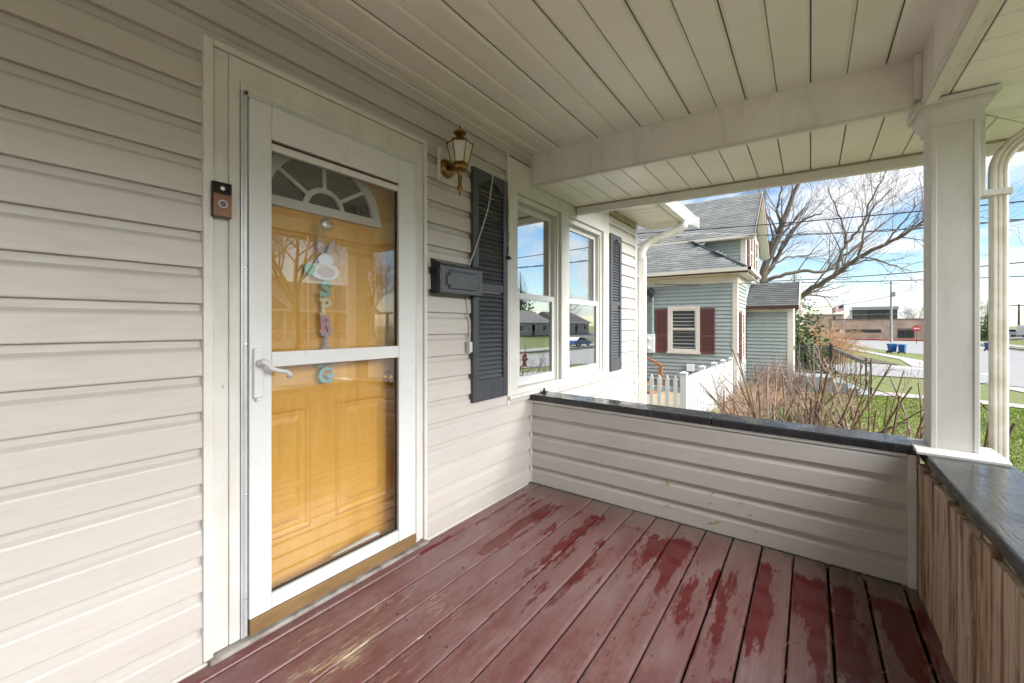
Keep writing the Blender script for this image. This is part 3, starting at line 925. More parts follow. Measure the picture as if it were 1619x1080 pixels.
st_ = MB(); random.seed(12)
for k in range(60):
    y = random.choice((random.uniform(-2.15, -1.5), random.uniform(-2.17, -2.1), seams[random.randrange(8, 15)])); x = random.choice((2.70 - abs(random.gauss(0, .02)), random.uniform(1.6, 2.7)))
    if x < 2.6 and y > -2.08 and min(abs(y - q) for q in seams) > .006: continue
    a = random.uniform(0, 3.14); L = random.uniform(.006, .026); u = Vector((math.cos(a), math.sin(a), 0))
    p = Vector((x, y, SH * y + .003)); st_.tube([p - u * L, p + tri_noise(.002), p + u * L + Vector((0, 0, random.uniform(0, .004)))], .0012, 4)
o = st_.build('deck_litter', 'twig_tan', fix=False); o['kind'] = 'stuff'; o['label'] = 'bits of straw and bark along the porch floor edges'
# half wall toward the neighbour
HX = 2.748
hw = thing('porch_half_wall', 'low cream sided porch wall with wet black cap along the porch end', 'wall', (HX, -1.1, 0))
for k in range(5):
    base = P0 + k * PITCH
    pts = siding_profile(P0, .640, base)
    mb = MB()
    poly = [(HX - o, z) for o, z in pts]
    mb.prism([(p[0], p[1]) for p in poly], 'y', -2.155, -.036, shear=SH)
    mb.build('siding_board', 'siding', hw)
MB().box(HX, 2.845, -2.20, -.033, -.02, .636, shear=SH).build('core', 'trim_cream', hw)
MB().box(HX - .026, HX, -.0355, -.001, .002, .648, shear=SH).build('corner_trim', 'trim_cream', hw, bevel=.003)
MB().box(HX - .030, HX + .002, -2.187, -2.1555, -.006, .630, shear=SH).build('corner_trim', 'trim_cream', hw, bevel=.003)
MB().box(HX - .022, HX, -2.154, -.037, .6145, .632, shear=SH).build('top_trim', 'trim_cream', hw, bevel=.002)
# cap in two boards
for (ya, yb) in ((-1.296, -.004), (-2.195, -1.300)):
    MB().box(2.716, 2.925, ya, yb, .632, .676, shear=SH).build('cap_board', 'cap_black', hw, bevel=.007, seg=3)
random.seed(77)
for k in range(13):
    y = -1.0 - random.random() * .62; z = .05 + random.random() * .22
    if k == 0: y, z = -1.86, .36
    c = HX - .0285; a = random.uniform(-.6, .6); L = random.uniform(.006, .022); w_ = random.uniform(.003, .006)
    mb = MB(); mb.add([(c, y - L * math.cos(a), z - L * math.sin(a) + SH * y), (c, y + w_ * math.sin(a), z - w_ + SH * y), (c, y + L * math.cos(a), z + L * math.sin(a) + SH * y), (c, y, z + w_ + SH * y), (c + .006, y, z + SH * y)], [(0, 1, 2, 3), (1, 0, 4), (2, 1, 4), (3, 2, 4), (0, 3, 4)])
    mb.build('paint_fleck', 'butter_paint', hw)
# outside face
MB().box(2.846, 2.862, -2.20, -.033, -.3, .631, shear=SH).build('outer_face', 'siding', hw)
bolt = MB()
bolt.lathe([(.022, .0), (.022, .006), (.013, .010), (.013, .020), (.008, .022), (.008, .034), (.004, .038)], (2.845, -.075, .6752), 14)
o = bolt.build('cap_bolt', 'black_iron', smooth=False)
tag(o, 'small black bolt on the porch cap beside the window', 'bolt')

# front railing with vertical boards
rl = thing('porch_railing', 'weathered vertical board railing with black cap on the street side', 'railing', (1.4, -2.22, 0))
x = 2.708
wid = [.092, .083, .098, .085, .092, .090, .074, .097, .074, .092, .080, .097]
i = 0
while x > -.35:
    w = wid[i % 12]; i += 1
    mb = MB()
    t = random.uniform(-.005, .004); top = .594 + random.uniform(-.014, .008)
    mb.box(x - w + .0030, x - .0030, -2.216, -2.1905 + t, -.02, top, shear=SH)
    mb.build('board', 'fence_wood', rl, bevel=.0035)
    x -= w
MB().box(-.35, 2.746, -2.30, -2.2175, .0, .6115, shear=SH).build('core', 'fence_wood', rl)
MB().box(-.36, 2.9245, -2.475, -2.203, .612, .660, shear=SH).build('cap_board', 'cap_black', rl, bevel=.008, seg=3)
MB().box(-.35, 2.86, -2.44, -2.301, -.5, .611, shear=SH).build('outer_face', 'white_wood', rl)

# column
cl = thing('porch_column', 'square white painted corner post standing on the black porch caps', 'column', (2.80, -2.31, .62))
SC = SH * -2.31
mb = MB(); mb.box(2.722, 2.872, -2.389, -2.236, .676 + SC, 2.235); mb.build('shaft', 'column_paint', cl, bevel=.003)
for (ya, yb) in ((-2.254, -2.2335), (-2.3915, -2.372)):
    mb = MB(); mb.box(2.7185, 2.8755, ya, yb, .678 + SC, 2.12); mb.build('corner_strip', 'column_paint', cl, bevel=.003)
mb = MB(); mb.prism([(2.625, .658), (2.905, .658), (2.905, .664), (2.880, .678), (2.705, .678), (2.645, .676), (2.625, .672)], 'y', -2.462, -2.172, shear=SH)
mb.build('base_plate', 'column_paint', cl, bevel=.003)
mb = MB()
prof = [(0, 0), (.010, .004), (.012, .03), (.030, .060), (.036, .075), (.036, .092)]
vs = []
for a, h in prof:
    vs += [(2.720 - a, -2.391 - a, 2.115 + h), (2.874 + a, -2.391 - a, 2.115 + h), (2.874 + a, -2.234 + a, 2.115 + h), (2.720 - a, -2.234 + a, 2.115 + h)]
fs = [(j * 4 + k, j * 4 + (k + 1) % 4, (j + 1) * 4 + (k + 1) % 4, (j + 1) * 4 + k) for j in range(5) for k in range(4)] + [(0, 1, 2, 3), (20, 21, 22, 23)]
mb.add(vs, fs); mb.build('capital', 'column_paint', cl)
mb = MB(); mb.box(2.668, 2.925, -2.443, -2.182, 2.2075, 2.232); mb.build('capital_plate', 'column_paint', cl, bevel=.003)

# porch roof: ceiling, beams, soffits, fascia
pr = thing('porch_roof', 'cream panelled porch ceiling with boxed beams and outer soffits', 'roof', (1, -1.3, 2.5))
CZ = 2.512
ce = [-.004] + [-.110 - .1517 * k for k in range(14)] + [-2.222]
for i in range(len(ce) - 1):
    gp_ = .0028 if i % 2 else .0016
    yb, ya = ce[i] - (.0028 if i % 2 == 0 else .0016), ce[i + 1] + gp_
    mb = MB()
    d = .008 if i % 2 else .015
    mb.prism([(ya, CZ + .014), (ya, CZ + .011), (ya + d, CZ + .001), (ya + d + .004, CZ), (yb - d - .002, CZ), (yb - d + .002, CZ + .001), (yb, CZ + .011), (yb, CZ + .014)], 'x', -2.6, HX - .002, shear=SH)
    mb.build('ceiling_panel', 'ceiling_vinyl', pr)
mb = MB(); mb.box(-2.6, HX, -2.3, -.002, CZ + .012, CZ + .03, shear=SH); mb.build('ceiling_backing', 'interior_dark', pr)
MB().box(HX - .004, 2.80, -2.20, -.036, 2.282, CZ + .025, shear=SH).build('beam', 'beam_paint', pr, bevel=.002)
MB().box(HX - .012, HX - .0045, -2.19, -.036, 2.268, 2.286, shear=SH).build('beam_trim', 'trim_cream', pr, bevel=.002)
MB().box(HX - .016, HX - .004, -.036, -.004, 2.262, CZ, shear=SH).build('beam_end_trim', 'trim_cream', pr, bevel=.002)
MB().box(-2.6, HX - .006, -2.285, -2.202, 2.282, CZ + .025, shear=SH).build('beam', 'beam_paint', pr, bevel=.002)
MB().box(2.70, HX - .0055, -2.2015, -2.176, 2.30, CZ - .002, shear=SH).build('corner_block', 'beam_paint', pr, bevel=.002)
MB().box(-2.6, 2.69, -2.250, -2.196, 2.262, 2.2815, shear=SH).build('beam_trim', 'trim_cream', pr, bevel=.003)
MB().box(-2.6, 2.69, -2.246, -2.206, 2.2525, 2.2615, shear=SH).build('beam_trim', 'fascia', pr, bevel=.002)
# end soffit (boards running in X) and front soffit (boards running in Y), mitred at the corner
SZ = 2.283
def soff(poly, name='soffit_panel', parent=pr):
    mb = MB(); mb.prism(poly, 'z', SZ, SZ + .012, shear=SH); return mb.build(name, 'ceiling_vinyl', parent, bevel=.003)
y = -.055
OX, OY = 3.50, -2.86
def mit_y(xx):       # mitre line from the column corner to the outer corner
    return -2.285 + (xx - 2.80) / (OX - 2.80) * (OY + 2.285)
yy = [-.036] + [-.110 - .1517 * k for k in range(19)]
for a, b in zip(yy[:-1], yy[1:]):
    a -= .003; b += .003
    if a < OY: break
    # polygon clipped by the mitre
    def lim(v): return 2.80 if v > -2.285 else 2.80 + (v + 2.285) / (OY + 2.285) * (OX - 2.80)
    if lim(b) > OX - .05: break
    soff([(lim(a) + .004, a), (OX - .02, a), (OX - .02, b), (lim(b) + .004, b)])
xx = -2.6
while xx < OX - .1:
    a, b = xx + .003, min(xx + .1517, OX - .03) - .003
    ya = max(OY + .02, mit_y(a) if a > 2.80 else OY)
    def e(v): return -2.292 if v < 2.80 else mit_y(v) - .006
    if e(b) > OY + .05:
        soff([(a, e(a)), (b, e(b)), (b, OY + .02), (a, OY + .02)])
    xx += .1517
mb = MB(); mb.box(HX, 3.52, -2.90, -.036, SZ + .014, SZ + .02, shear=SH); mb.box(-2.6, HX, -2.90, -2.286, SZ + .014, SZ + .02, shear=SH); mb.build('soffit_backing', 'fascia_dirty', pr)
MB().box(OX - .022, OX + .018, -2.90, -.040, 2.210, 2.272, shear=SH).build('fascia', 'fascia', pr, bevel=.003)
MB().box(OX - .030, OX - .005, -2.88, -.045, 2.2725, 2.292, shear=SH).build('fascia_channel', 'fascia_dirty', pr, bevel=.002)
MB().box(OX + .0185, OX + .03, -2.90, -.040, 2.25, 2.45, shear=SH).build('fascia_face', 'fascia', pr)
MB().box(-2.6, OX - .023, -2.90, -2.862, 2.210, 2.272, shear=SH).build('fascia', 'fascia', pr, bevel=.003)
MB().box(-2.6, OX - .031, -2.875, -2.85, 2.2725, 2.292, shear=SH).build('fascia_channel', 'fascia_dirty', pr, bevel=.002)
mb = MB(); mb.prism([(-2.98, 2.545), (-.5, 3.0), (-.45, 3.0), (-.45, 2.66), (-2.98, 2.51)], 'x', -2.7, 3.58); mb.build('roof_deck', 'roof_house', pr)
MB().box(-2.6, 3.5, -2.86, -.02, 2.53, 2.545).build('attic_board', 'interior_dark', pr)
MB().box(3.49, 3.515, -2.87, -.05, 2.30, 2.65, shear=SH).build('gable_face', 'fascia', pr)
MB().box(-2.62, -2.60, -2.87, -.05, 2.30, 2.65, shear=SH).build('gable_face', 'fascia', pr)
MB().box(-2.6, 3.49, -2.872, -2.862, 2.2725, 2.44, shear=SH).build('fascia_face', 'fascia', pr)
mb = MB(); mb.prism([(-2.435, 1.85), (-2.435, 2.10), (-2.46, 2.13), (-2.56, 2.22), (-2.56, 2.23), (-2.435, 2.23)], 'x', 3.02, 3.05)
# hanging board beside the post that carries the downspout strap
hb = MB(); hb.prism([(2.985, 1.83), (2.985, 2.222), (3.10, 2.222), (3.10, 1.86), (3.03, 1.82)], 'y', -2.47, -2.43)
hb.build('strap_board', 'column_paint', pr, bevel=.003)

# front downspout (ribbed rectangular) with elbow
fd = thing('front_downspout', 'ribbed rectangular cream downspout with elbow beside the corner post', 'downspout', (3.03, -2.545, -.6))
def rib_rect(path, w, d, up):
    """fluted rectangular pipe swept along path"""
    pts = [Vector(p) for p in path]; m = len(pts); up = Vector(up)
    sec = []
    nf = 3
    def side(p, q, nrm):
        for k in range(nf):
            for t, o in ((k / nf, 0), ((k + .25) / nf, .004), ((k + .75) / nf, .004)):
                sec.append((p[0] + (q[0] - p[0]) * t + nrm[0] * o, p[1] + (q[1] - p[1]) * t + nrm[1] * o))
    c = [(-w / 2, -d / 2), (w / 2, -d / 2), (w / 2, d / 2), (-w / 2, d / 2)]
    side(c[0], c[1], (0, -1)); side(c[1], c[2], (1, 0)); side(c[2], c[3], (0, 1)); side(c[3], c[0], (-1, 0))
    ns = len(sec); mb = MB(); vs = []
    for i, p in enumerate(pts):
        t = (pts[min(i + 1, m - 1)] - pts[max(i - 1, 0)]).normalized()
        b = up.cross(t).normalized()
        for (a, c2) in sec:
            vs.append(p + up * a + b * c2)
    fs = [(i * ns + k, i * ns + (k + 1) % ns, (i + 1) * ns + (k + 1) % ns, (i + 1) * ns + k) for i in range(m - 1) for k in range(ns)]
    fs += [tuple(range(ns))[::-1], tuple((m - 1) * ns + k for k in range(ns))]
    mb.add(vs, fs); return mb
DX, DYY = 3.03, -2.522
rib_rect([(DX, DYY, -.6), (DX, DYY, 1.86)], .046, .050, (1, 0, 0)).build('pipe', 'gutter_cream', fd)
pth = [(DX, DYY, 1.84), (DX, DYY, 1.95)] + [(DX, DYY - .17 * (1 - math.cos(R(a))), 1.95 + .17 * math.sin(R(a))) for a in range(9, 77, 9)] + [(DX, -2.76, 2.145)]
rib_rect(pth, .050, .054, (1, 0, 0)).build('elbow', 'gutter_cream', fd)
st = MB(); st.box(2.990, 3.070, -2.562, -2.4705, 1.828, 1.858); st.build('strap', 'column_paint', fd, bevel=.003)
MB().box(DX - .034, DX + .034, DYY - .036, DYY + .036, .40, .46).build('connector', 'gutter_cream', fd, bevel=.006)
gp = [(-2.91, 2.34), (-2.98, 2.34), (-3.0, 2.37), (-3.0, 2.42), (-3.02, 2.45), (-2.91, 2.45)]
o = MB().prism(gp, 'x', -2.7, 3.56).build('gutter', 'gutter_cream', pr)

# ================================================================== SMALL THINGS ON THE WALL
# video doorbell
db = thing('doorbell', 'bronze video doorbell with black camera head on the door casing', 'doorbell', (.640, -.03, 1.65))
MB().box(.606, .668, -.052, -.0345, 1.588, 1.716).build('body', 'gloss_black', db, bevel=.004, seg=2)
MB().box(.6085, .6655, -.058, -.0515, 1.5905, 1.672).build('face_plate', 'bronze', db, bevel=.002)
MB().box(.6085, .6655, -.058, -.0515, 1.6735, 1.7135).build('camera_window', 'gloss_black', db, bevel=.002)
mb = MB(); mb.lathe([(.0, -.0615), (.006, -.061), (.0085, -.058)], (.637, 0, 1.692), 14, 'y'); mb.build('lens', 'silver', db)
mb = MB()
for a in range(20):
    t0, t1 = R(a * 18), R(a * 18 + 18)
    for rr in (0,):
        mb.add([(.637 + .0115 * math.cos(t0), -.0592, 1.6365 + .0115 * math.sin(t0)), (.637 + .0145 * math.cos(t0), -.0592, 1.6365 + .0145 * math.sin(t0)), (.637 + .0145 * math.cos(t1), -.0592, 1.6365 + .0145 * math.sin(t1)), (.637 + .0115 * math.cos(t1), -.0592, 1.6365 + .0115 * math.sin(t1))], [(0, 1, 2, 3)])
mb.build('button_ring', 'white_vinyl', db)
mb = MB(); mb.lathe([(.0, -.0595), (.011, -.0595), (.011, -.058)], (.637, 0, 1.6365), 16, 'y'); mb.build('button', 'mailbox_grey', db)
def text_mesh(s, size, extrude, bold=0.0, bev=0.0):
    cu = bpy.data.curves.new('txt', 'FONT'); cu.body = s; cu.size = size; cu.extrude = extrude; cu.align_x = 'CENTER'; cu.align_y = 'CENTER'
    cu.offset = bold; cu.bevel_depth = bev; cu.resolution_u = 4
    ob = bpy.data.objects.new('txt', cu); COL.objects.link(ob)
    dg = bpy.context.evaluated_depsgraph_get()
    me = bpy.data.meshes.new_from_object(ob.evaluated_get(dg))
    bpy.data.objects.remove(ob); bpy.data.curves.remove(cu)
    return me
def place_text(me, name, m, parent, loc):
    for v in me.vertices:
        v.co = Vector((v.co.x, -v.co.z, v.co.y))
    me.materials.clear(); me.materials.append(MATS[m])
    me.name = name
    return link(name, me, parent, loc)
place_text(text_mesh('ring', .010, .0003), 'lettering', 'brass_polished', db, (.637, -.0588, 1.601))

# coach lantern
lt = thing('wall_lantern', 'small antique brass coach lantern with frosted panes on the siding', 'lantern', (1.80, -.03, 2.12))
MB().box(1.735, 1.870, -.032, -.0175, 2.035, 2.232).build('mounting_block', 'trim_cream', lt, bevel=.006)
frame_ring(1.735, 1.870, 2.035, 2.232, .018, -.0321, .008, -.001).build('mounting_rim', 'trim_cream', lt)
LX, LY = 1.772, -.165
mb = MB(); mb.lathe([(.0, -.070), (.020, -.068), (.042, -.058), (.052, -.044), (.056, -.034), (.056, -.033)], (1.800, 0, 2.120), 20, 'y'); mb.build('backplate', 'brass', lt, smooth=True)
mb = MB(); mb.tube([(1.800, -.05, 2.118), (1.79, -.11, 2.105), (1.777, -.15, 2.092), (LX, LY, 2.098)], [.016, .013, .013, .016], 10); mb.build('arm', 'brass', lt, smooth=True)
mb = MB(); mb.lathe([(.0, -.150), (.004, -.148), (.007, -.136), (.004, -.130), (.016, -.112), (.017, -.106), (.009, -.092), (.012, -.04), (.014, -.016), (.024, -.010), (.044, -.004), (.046, .010), (.046, .026), (.040, .028)], (LX, LY, 2.082), 16); mb.build('pendant_base', 'brass', lt, smooth=True)
# six-sided tapered glass cage
def hexring(r, z, a0=0):
    return [(LX + r * math.cos(R(60 * k + a0)), LY + r * math.sin(R(60 * k + a0)), z) for k in range(6)]
lo_, hi_ = hexring(.046, 2.112, 10), hexring(.073, 2.222, 10)
for k in range(6):
    mb = MB(); k2 = (k + 1) % 6
    mb.add([lo_[k], lo_[k2], hi_[k2], hi_[k]], [(0, 1, 2, 3)]); mb.build('pane', 'lantern_glass', lt)
    mb = MB(); mb.tube([lo_[k], hi_[k]], .0038, 6); mb.tube([hi_[k], hi_[k2]], .0042, 6); mb.tube([lo_[k], lo_[k2]], .0038, 6)
    mb.ball((hi_[k][0], hi_[k][1], hi_[k][2] + .005), .006, 6, 4); mb.build('cage_bar', 'brass', lt)
mb = MB()
vs = hexring(.076, 2.222, 10) + hexring(.050, 2.243, 10) + hexring(.022, 2.262, 10) + hexring(.016, 2.272, 10)
mb.add(vs, [(j * 6 + k, j * 6 + (k + 1) % 6, (j + 1) * 6 + (k + 1) % 6, (j + 1) * 6 + k) for j in range(3) for k in range(6)] + [tuple(range(6))])
mb.lathe([(.014, .0), (.034, .012), (.038, .018), (.030, .026), (.012, .038), (.006, .046), (.005, .052), (.001, .066)], (LX, LY, 2.268), 14)
mb.build('lantern_cap', 'brass', lt)

# mailbox
bx = thing('mailbox', 'black wall mailbox with grey flap beside the front door', 'mailbox', (1.86, -.02, 1.378))
mb = MB(); mb.prism([(-.018, 1.382), (-.100, 1.382), (-.100, 1.545), (-.060, 1.560), (-.018, 1.578)], 'x', 1.685, 2.050)
mb.build('body', 'mailbox_black', bx, bevel=.004)
mb = MB(); mb.prism([(-.106, 1.540), (-.014, 1.5805), (-.014, 1.588), (-.108, 1.548)], 'x', 1.681, 2.055); mb.build('lid', 'mailbox_black', bx, bevel=.002)
MB().box(1.690, 2.046, -.1045, -.1005, 1.386, 1.539).build('front_frame', 'mailbox_grey', bx, bevel=.002)
mb = MB(); fx0, fx1, fz0, fz1, cc = 1.722, 2.014, 1.408, 1.520, .020
def octo(x0, x1, z0, z1, c): return [(x0 + c, z0), (x1 - c, z0), (x1 - c, z0 + c), (x1, z0 + c), (x1, z1 - c), (x1 - c, z1 - c), (x1 - c, z1), (x0 + c, z1), (x0 + c, z1 - c), (x0, z1 - c), (x0, z0 + c), (x0 + c, z0 + c)]
mb.prism(octo(fx0, fx1, fz0, fz1, cc), 'y', -.1065, -.1046); mb.build('panel_groove', 'mailbox_black', bx)
mb = MB(); mb.prism(octo(fx0 + .008, fx1 - .012, fz0 + .006, fz1 - .014, cc), 'y', -.112, -.1066); mb.build('raised_panel', 'mailbox_grey', bx, bevel=.002)

# loose cords
def smooth_path(pts, dense=8):
    pts = [Vector(p) for p in pts]; fine = []
    for i in range(len(pts) - 1):
        p0, p1, p2, p3 = pts[max(0, i - 1)], pts[i], pts[i + 1], pts[min(len(pts) - 1, i + 2)]
        for k in range(dense):
            t = k / dense
            fine.append(.5 * ((2 * p1) + (p2 - p0) * t + (2 * p0 - 5 * p1 + 4 * p2 - p3) * t * t + (3 * p1 - p0 - 3 * p2 + p3) * t ** 3))
    fine.append(pts[-1]); return fine
ec = thing('extension_cord', 'thin cream cord hanging over the left shutter and behind the mailbox', 'cord', (2.1, -.05, 1.1))
mb = MB(); mb.tube(smooth_path([(2.215, -.055, 2.205), (2.20, -.060, 2.14), (2.165, -.058, 1.98), (2.10, -.056, 1.82), (2.035, -.054, 1.68), (2.0, -.03, 1.56), (1.99, -.028, 1.46), (1.985, -.028, 1.36), (2.000, -.032, 1.25), (2.006, -.036, 1.16), (1.992, -.045, 1.10)]), .0042, 7)
mb.build('cable', 'cord', ec, smooth=True)
MB().box(1.975, 2.003, -.062, -.030, 1.035, 1.10).build('plug', 'white_vinyl', ec, bevel=.006)
lc = thing('light_cord', 'thin twisted cord hanging between shutter and window with black clip', 'cord', (2.39, -.05, 1.7))
mb = MB(); mb.tube(smooth_path([(2.402, -.034, 2.40), (2.404, -.040, 2.20), (2.399, -.05, 2.05), (2.405, -.05, 1.95), (2.396, -.05, 1.86), (2.402, -.05, 1.76), (2.405, -.05, 1.69)]), .0032, 6); mb.build('cable', 'cord', lc, smooth=True)
mb = MB(); mb.tube(smooth_path([(2.402, -.036, 2.20), (2.394, -.05, 2.03), (2.390, -.05, 1.93), (2.406, -.05, 1.84), (2.398, -.05, 1.74), (2.392, -.05, 1.70)]), .0028, 6); mb.build('cable', 'mailbox_grey', lc, smooth=True)
mb = MB(); mb.ball((2.398, -.055, 1.675), (.016, .012, .016)); mb.tube([(2.38, -.05, 1.676), (2.42, -.06, 1.672)], .006, 6); mb.build('clip', 'black_iron', lc)

# SPRING door hanger between the doors
sp = thing('spring_door_hanger', 'pastel bunny hanger spelling SPRING down the orange door', 'decoration', (1.10, .05, 1.0))
HY = .055
mb = MB(); mb.lathe([(.0, -.012), (.012, -.012), (.022, -.008), (.028, .0), (.030, .006)], (1.066, -.004, 1.655), 22, 'y'); mb.build('suction_hook', 'silver', sp, smooth=True)
mb = MB(); mb.tube([(1.066, .004, 1.645), (1.080, .03, 1.600), (1.092, HY, 1.545)], .0018, 5); mb.build('ribbon', 'butter', sp)
def flat(pts, y0, y1, name, m):
    mb = MB(); mb.prism(pts, 'y', y0, y1); return mb.build(name, m, sp, bevel=.0015)
def ell(cx, cz, rx, rz, n=26, rot=0):
    return [(cx + rx * math.cos(t) * math.cos(rot) - rz * math.sin(t) * math.sin(rot), cz + rx * math.cos(t) * math.sin(rot) + rz * math.sin(t) * math.cos(rot)) for t in [2 * math.pi * i / n for i in range(n)]]
flat(ell(1.093, 1.450, .072, .040), HY - .004, HY + .004, 'bunny_body', 'bunny_white')
flat(ell(1.098, 1.448, .045, .026), HY - .0065, HY - .0042, 'bunny_bow', 'bunny_pink')
flat(ell(1.095, 1.502, .036, .030), HY - .006, HY + .002, 'bunny_head', 'bunny_white')
flat(ell(1.072, 1.570, .0135, .046, rot=.18), HY - .005, HY + .003, 'bunny_ear', 'bunny_pink')
flat(ell(1.121, 1.562, .0125, .044, rot=-.30), HY - .005, HY + .003, 'bunny_ear', 'bunny_pink')
flat(ell(1.020, 1.455, .026, .026, 12), HY - .005, HY + .003, 'bunny_tail', 'mint')
LH = .0795
def slab_letter(ch, cx, cz, m):
    me = text_mesh(ch, .098, .004, .0035, 0)
    ob = place_text(me, 'letter', m, sp, (cx, HY, cz))
    # slab serifs
    mb = MB()
    h = .036; s = .010
    if ch in 'PRI':
        for zz in (-h + .004, h - .004):
            mb.box(cx - .030 if ch != 'I' else cx - .024, cx + .002 if ch != 'I' else cx + .024, HY - .0042, HY + .0042, cz + zz - .006, cz + zz + .006)
        if ch == 'R': mb.box(cx + .008, cx + .036, HY - .0042, HY + .0042, cz - h - .002, cz - h + .010)
    if ch == 'N':
        for xx, zz in ((-.026, -h + .004), (.026, h - .004), (-.028, h - .004)):
            mb.box(cx + xx - .014, cx + xx + .014, HY - .0042, HY + .0042, cz + zz - .006, cz + zz + .006)
    if ch == 'S':
        mb.box(cx + .020, cx + .030, HY - .0042, HY + .0042, cz + .010, cz + .036); mb.box(cx - .031, cx - .021, HY - .0042, HY + .0042, cz - .036, cz - .010)
    if ch == 'G':
        mb.box(cx + .022, cx + .033, HY - .0042, HY + .0042, cz + .012, cz + .036); mb.box(cx + .004, cx + .042, HY - .0042, HY + .0042, cz - .004, cz + .006)
    mb.build('letter_serif', m, ob)
for i, (ch, m) in enumerate(zip('SPRING', ('mint', 'butter', 'mauve', 'lavender', 'teal', 'sky_blue'))):
    slab_letter(ch, 1.097, 1.366 - LH * i, m)
mb = MB(); mb.tube([(1.096, HY + .006, 1.41), (1.096, HY + .006, .95)], .0016, 5); mb.build('ribbon', 'bunny_pink', sp)
#@@PART2
# ================================================================== helpers for the outdoors
CS, SN = math.cos(TH), math.sin(TH)
def at(px, py, X):
    """photo pixel -> point on the plane x = X (used to size and seat far things)"""
    r, u = (px - 809.5) / 667., -(py - 515) / 667.
    t = X / (CS + r * SN)
    return Vector((X, -1.777 + t * (SN - r * CS), 1.2 + t * u))

def shingles(parent, O, U, V, inside, w, h, m, tab=.31, exp=.135, name='shingles'):
    """overlapping tabs on the plane O + u*U + v*V (unit vectors); inside(u,v) keeps a tab"""
    O, U, V = Vector(O), Vector(U).normalized(), Vector(V).normalized()
    Nn = U.cross(V).normalized()
    if Nn.z < 0: Nn = -Nn
    vs, fs, tone = [], [], []
    v = 0; row = 0
    while v < h:
        u = -(row % 2) * tab * .5 - (row * .37 % 1) * tab * .3
        while u < w:
            a, b = max(u, 0), min(u + tab - .007, w)
            if b > a and inside((a + b) / 2, v + exp * .5):
                k = len(vs)
                lift = .012 + random.uniform(0, .003)
                q = [(a, v, lift), (b, v, lift), (b, v + exp * 1.15, .001), (a, v + exp * 1.15, .001), (a, v, -.002), (b, v, -.002)]
                vs += [tuple(O + U * x + V * y + Nn * z) for x, y, z in q]
                fs += [(k, k + 1, k + 2, k + 3), (k + 4, k + 5, k + 1, k)]
                t = random.random(); tone += [t, t]
            u += tab
        v += exp; row += 1
    me = bpy.data.meshes.new(name); me.from_pydata(vs, [], fs); me.update()
    at_ = me.attributes.new('tone', 'FLOAT', 'FACE'); at_.data.foreach_set('value', tone)
    me.materials.append(MATS[m])
    o = link(name, me, parent); o['kind'] = 'stuff'
    return o

def limb(mb, pts, r0, r1, n=None):
    m = len(pts)
    rr = [r0 + (r1 - r0) * i / (m - 1) for i in range(m)]
    n = n or (8 if r0 > .06 else 5 if r0 > .015 else 3)
    mb.tube(pts, rr, n, caps=r0 > .03)
def grow(mb, p, d, L, r, lvl, up=.15, wig=.13, kids=(4, 7), spread=(25, 60), rmin=.004, ratio=(.45, .75)):
    d = Vector(d).normalized(); p = Vector(p)
    n = 5 if lvl > 1 else 4
    pts = [p.copy()]; dirs = [d.copy()]
    for i in range(n):
        d = (d + tri_noise(wig) + Vector((0, 0, up * .35))).normalized()
        p = p + d * (L / n); pts.append(p.copy()); dirs.append(d.copy())
    r1 = max(rmin * .7, r * .32)
    limb(mb, pts, r, r1)
    if lvl <= 0: return
    k = random.randint(*kids)
    for i in range(k):
        t = .25 + .75 * (i + random.random()) / k
        f = t * n; j = min(int(f), n - 1); q = pts[j].lerp(pts[j + 1], f - j)
        ax = dirs[j].cross(tri_noise(1)).normalized()
        nd = (Matrix.Rotation(R(random.uniform(*spread)), 3, ax) @ dirs[j]).normalized()
        nd = (nd + Vector((0, 0, up))).normalized()
        rr = max(rmin, (r + (r1 - r) * t) * random.uniform(.45, .7))
        grow(mb, q, nd, L * random.uniform(*ratio) * (1.15 - .4 * t), rr, lvl - 1, up, wig * 1.15, kids, spread, rmin, ratio)
def bare_tree(name, label, x, y, h, r, seed, m='bark_far', lvl=4, group=None, trunk=.28, z=None):
    random.seed(seed)
    z = G(x, y) if z is None else z
    root = thing(name, label, 'tree', (x, y, z), group)
    tb = MB(); p0 = Vector((x, y, z - .1)); top = p0 + Vector((random.uniform(-.03, .03) * h, random.uniform(-.03, .03) * h, h * trunk))
    limb(tb, [p0, p0.lerp(top, .35) + tri_noise(.01 * h), top], r, r * .75, 10)
    tb.build('trunk', m, root, smooth=True, fix=False)
    cb = MB()
    k = random.randint(4, 5)
    for i in range(k):
        a = 2 * math.pi * (i + random.random() * .6) / k
        tilt = random.uniform(.25, .75) if i else .1
        grow(cb, top - Vector((0, 0, r * .3)), (math.cos(a) * tilt, math.sin(a) * tilt, 1), h * random.uniform(.38, .5), r * random.uniform(.4, .6), lvl - 1, .10, .10, (5, 7), (22, 55), h * .0009)
    cb.build('crown', m, root, fix=False)
    return root
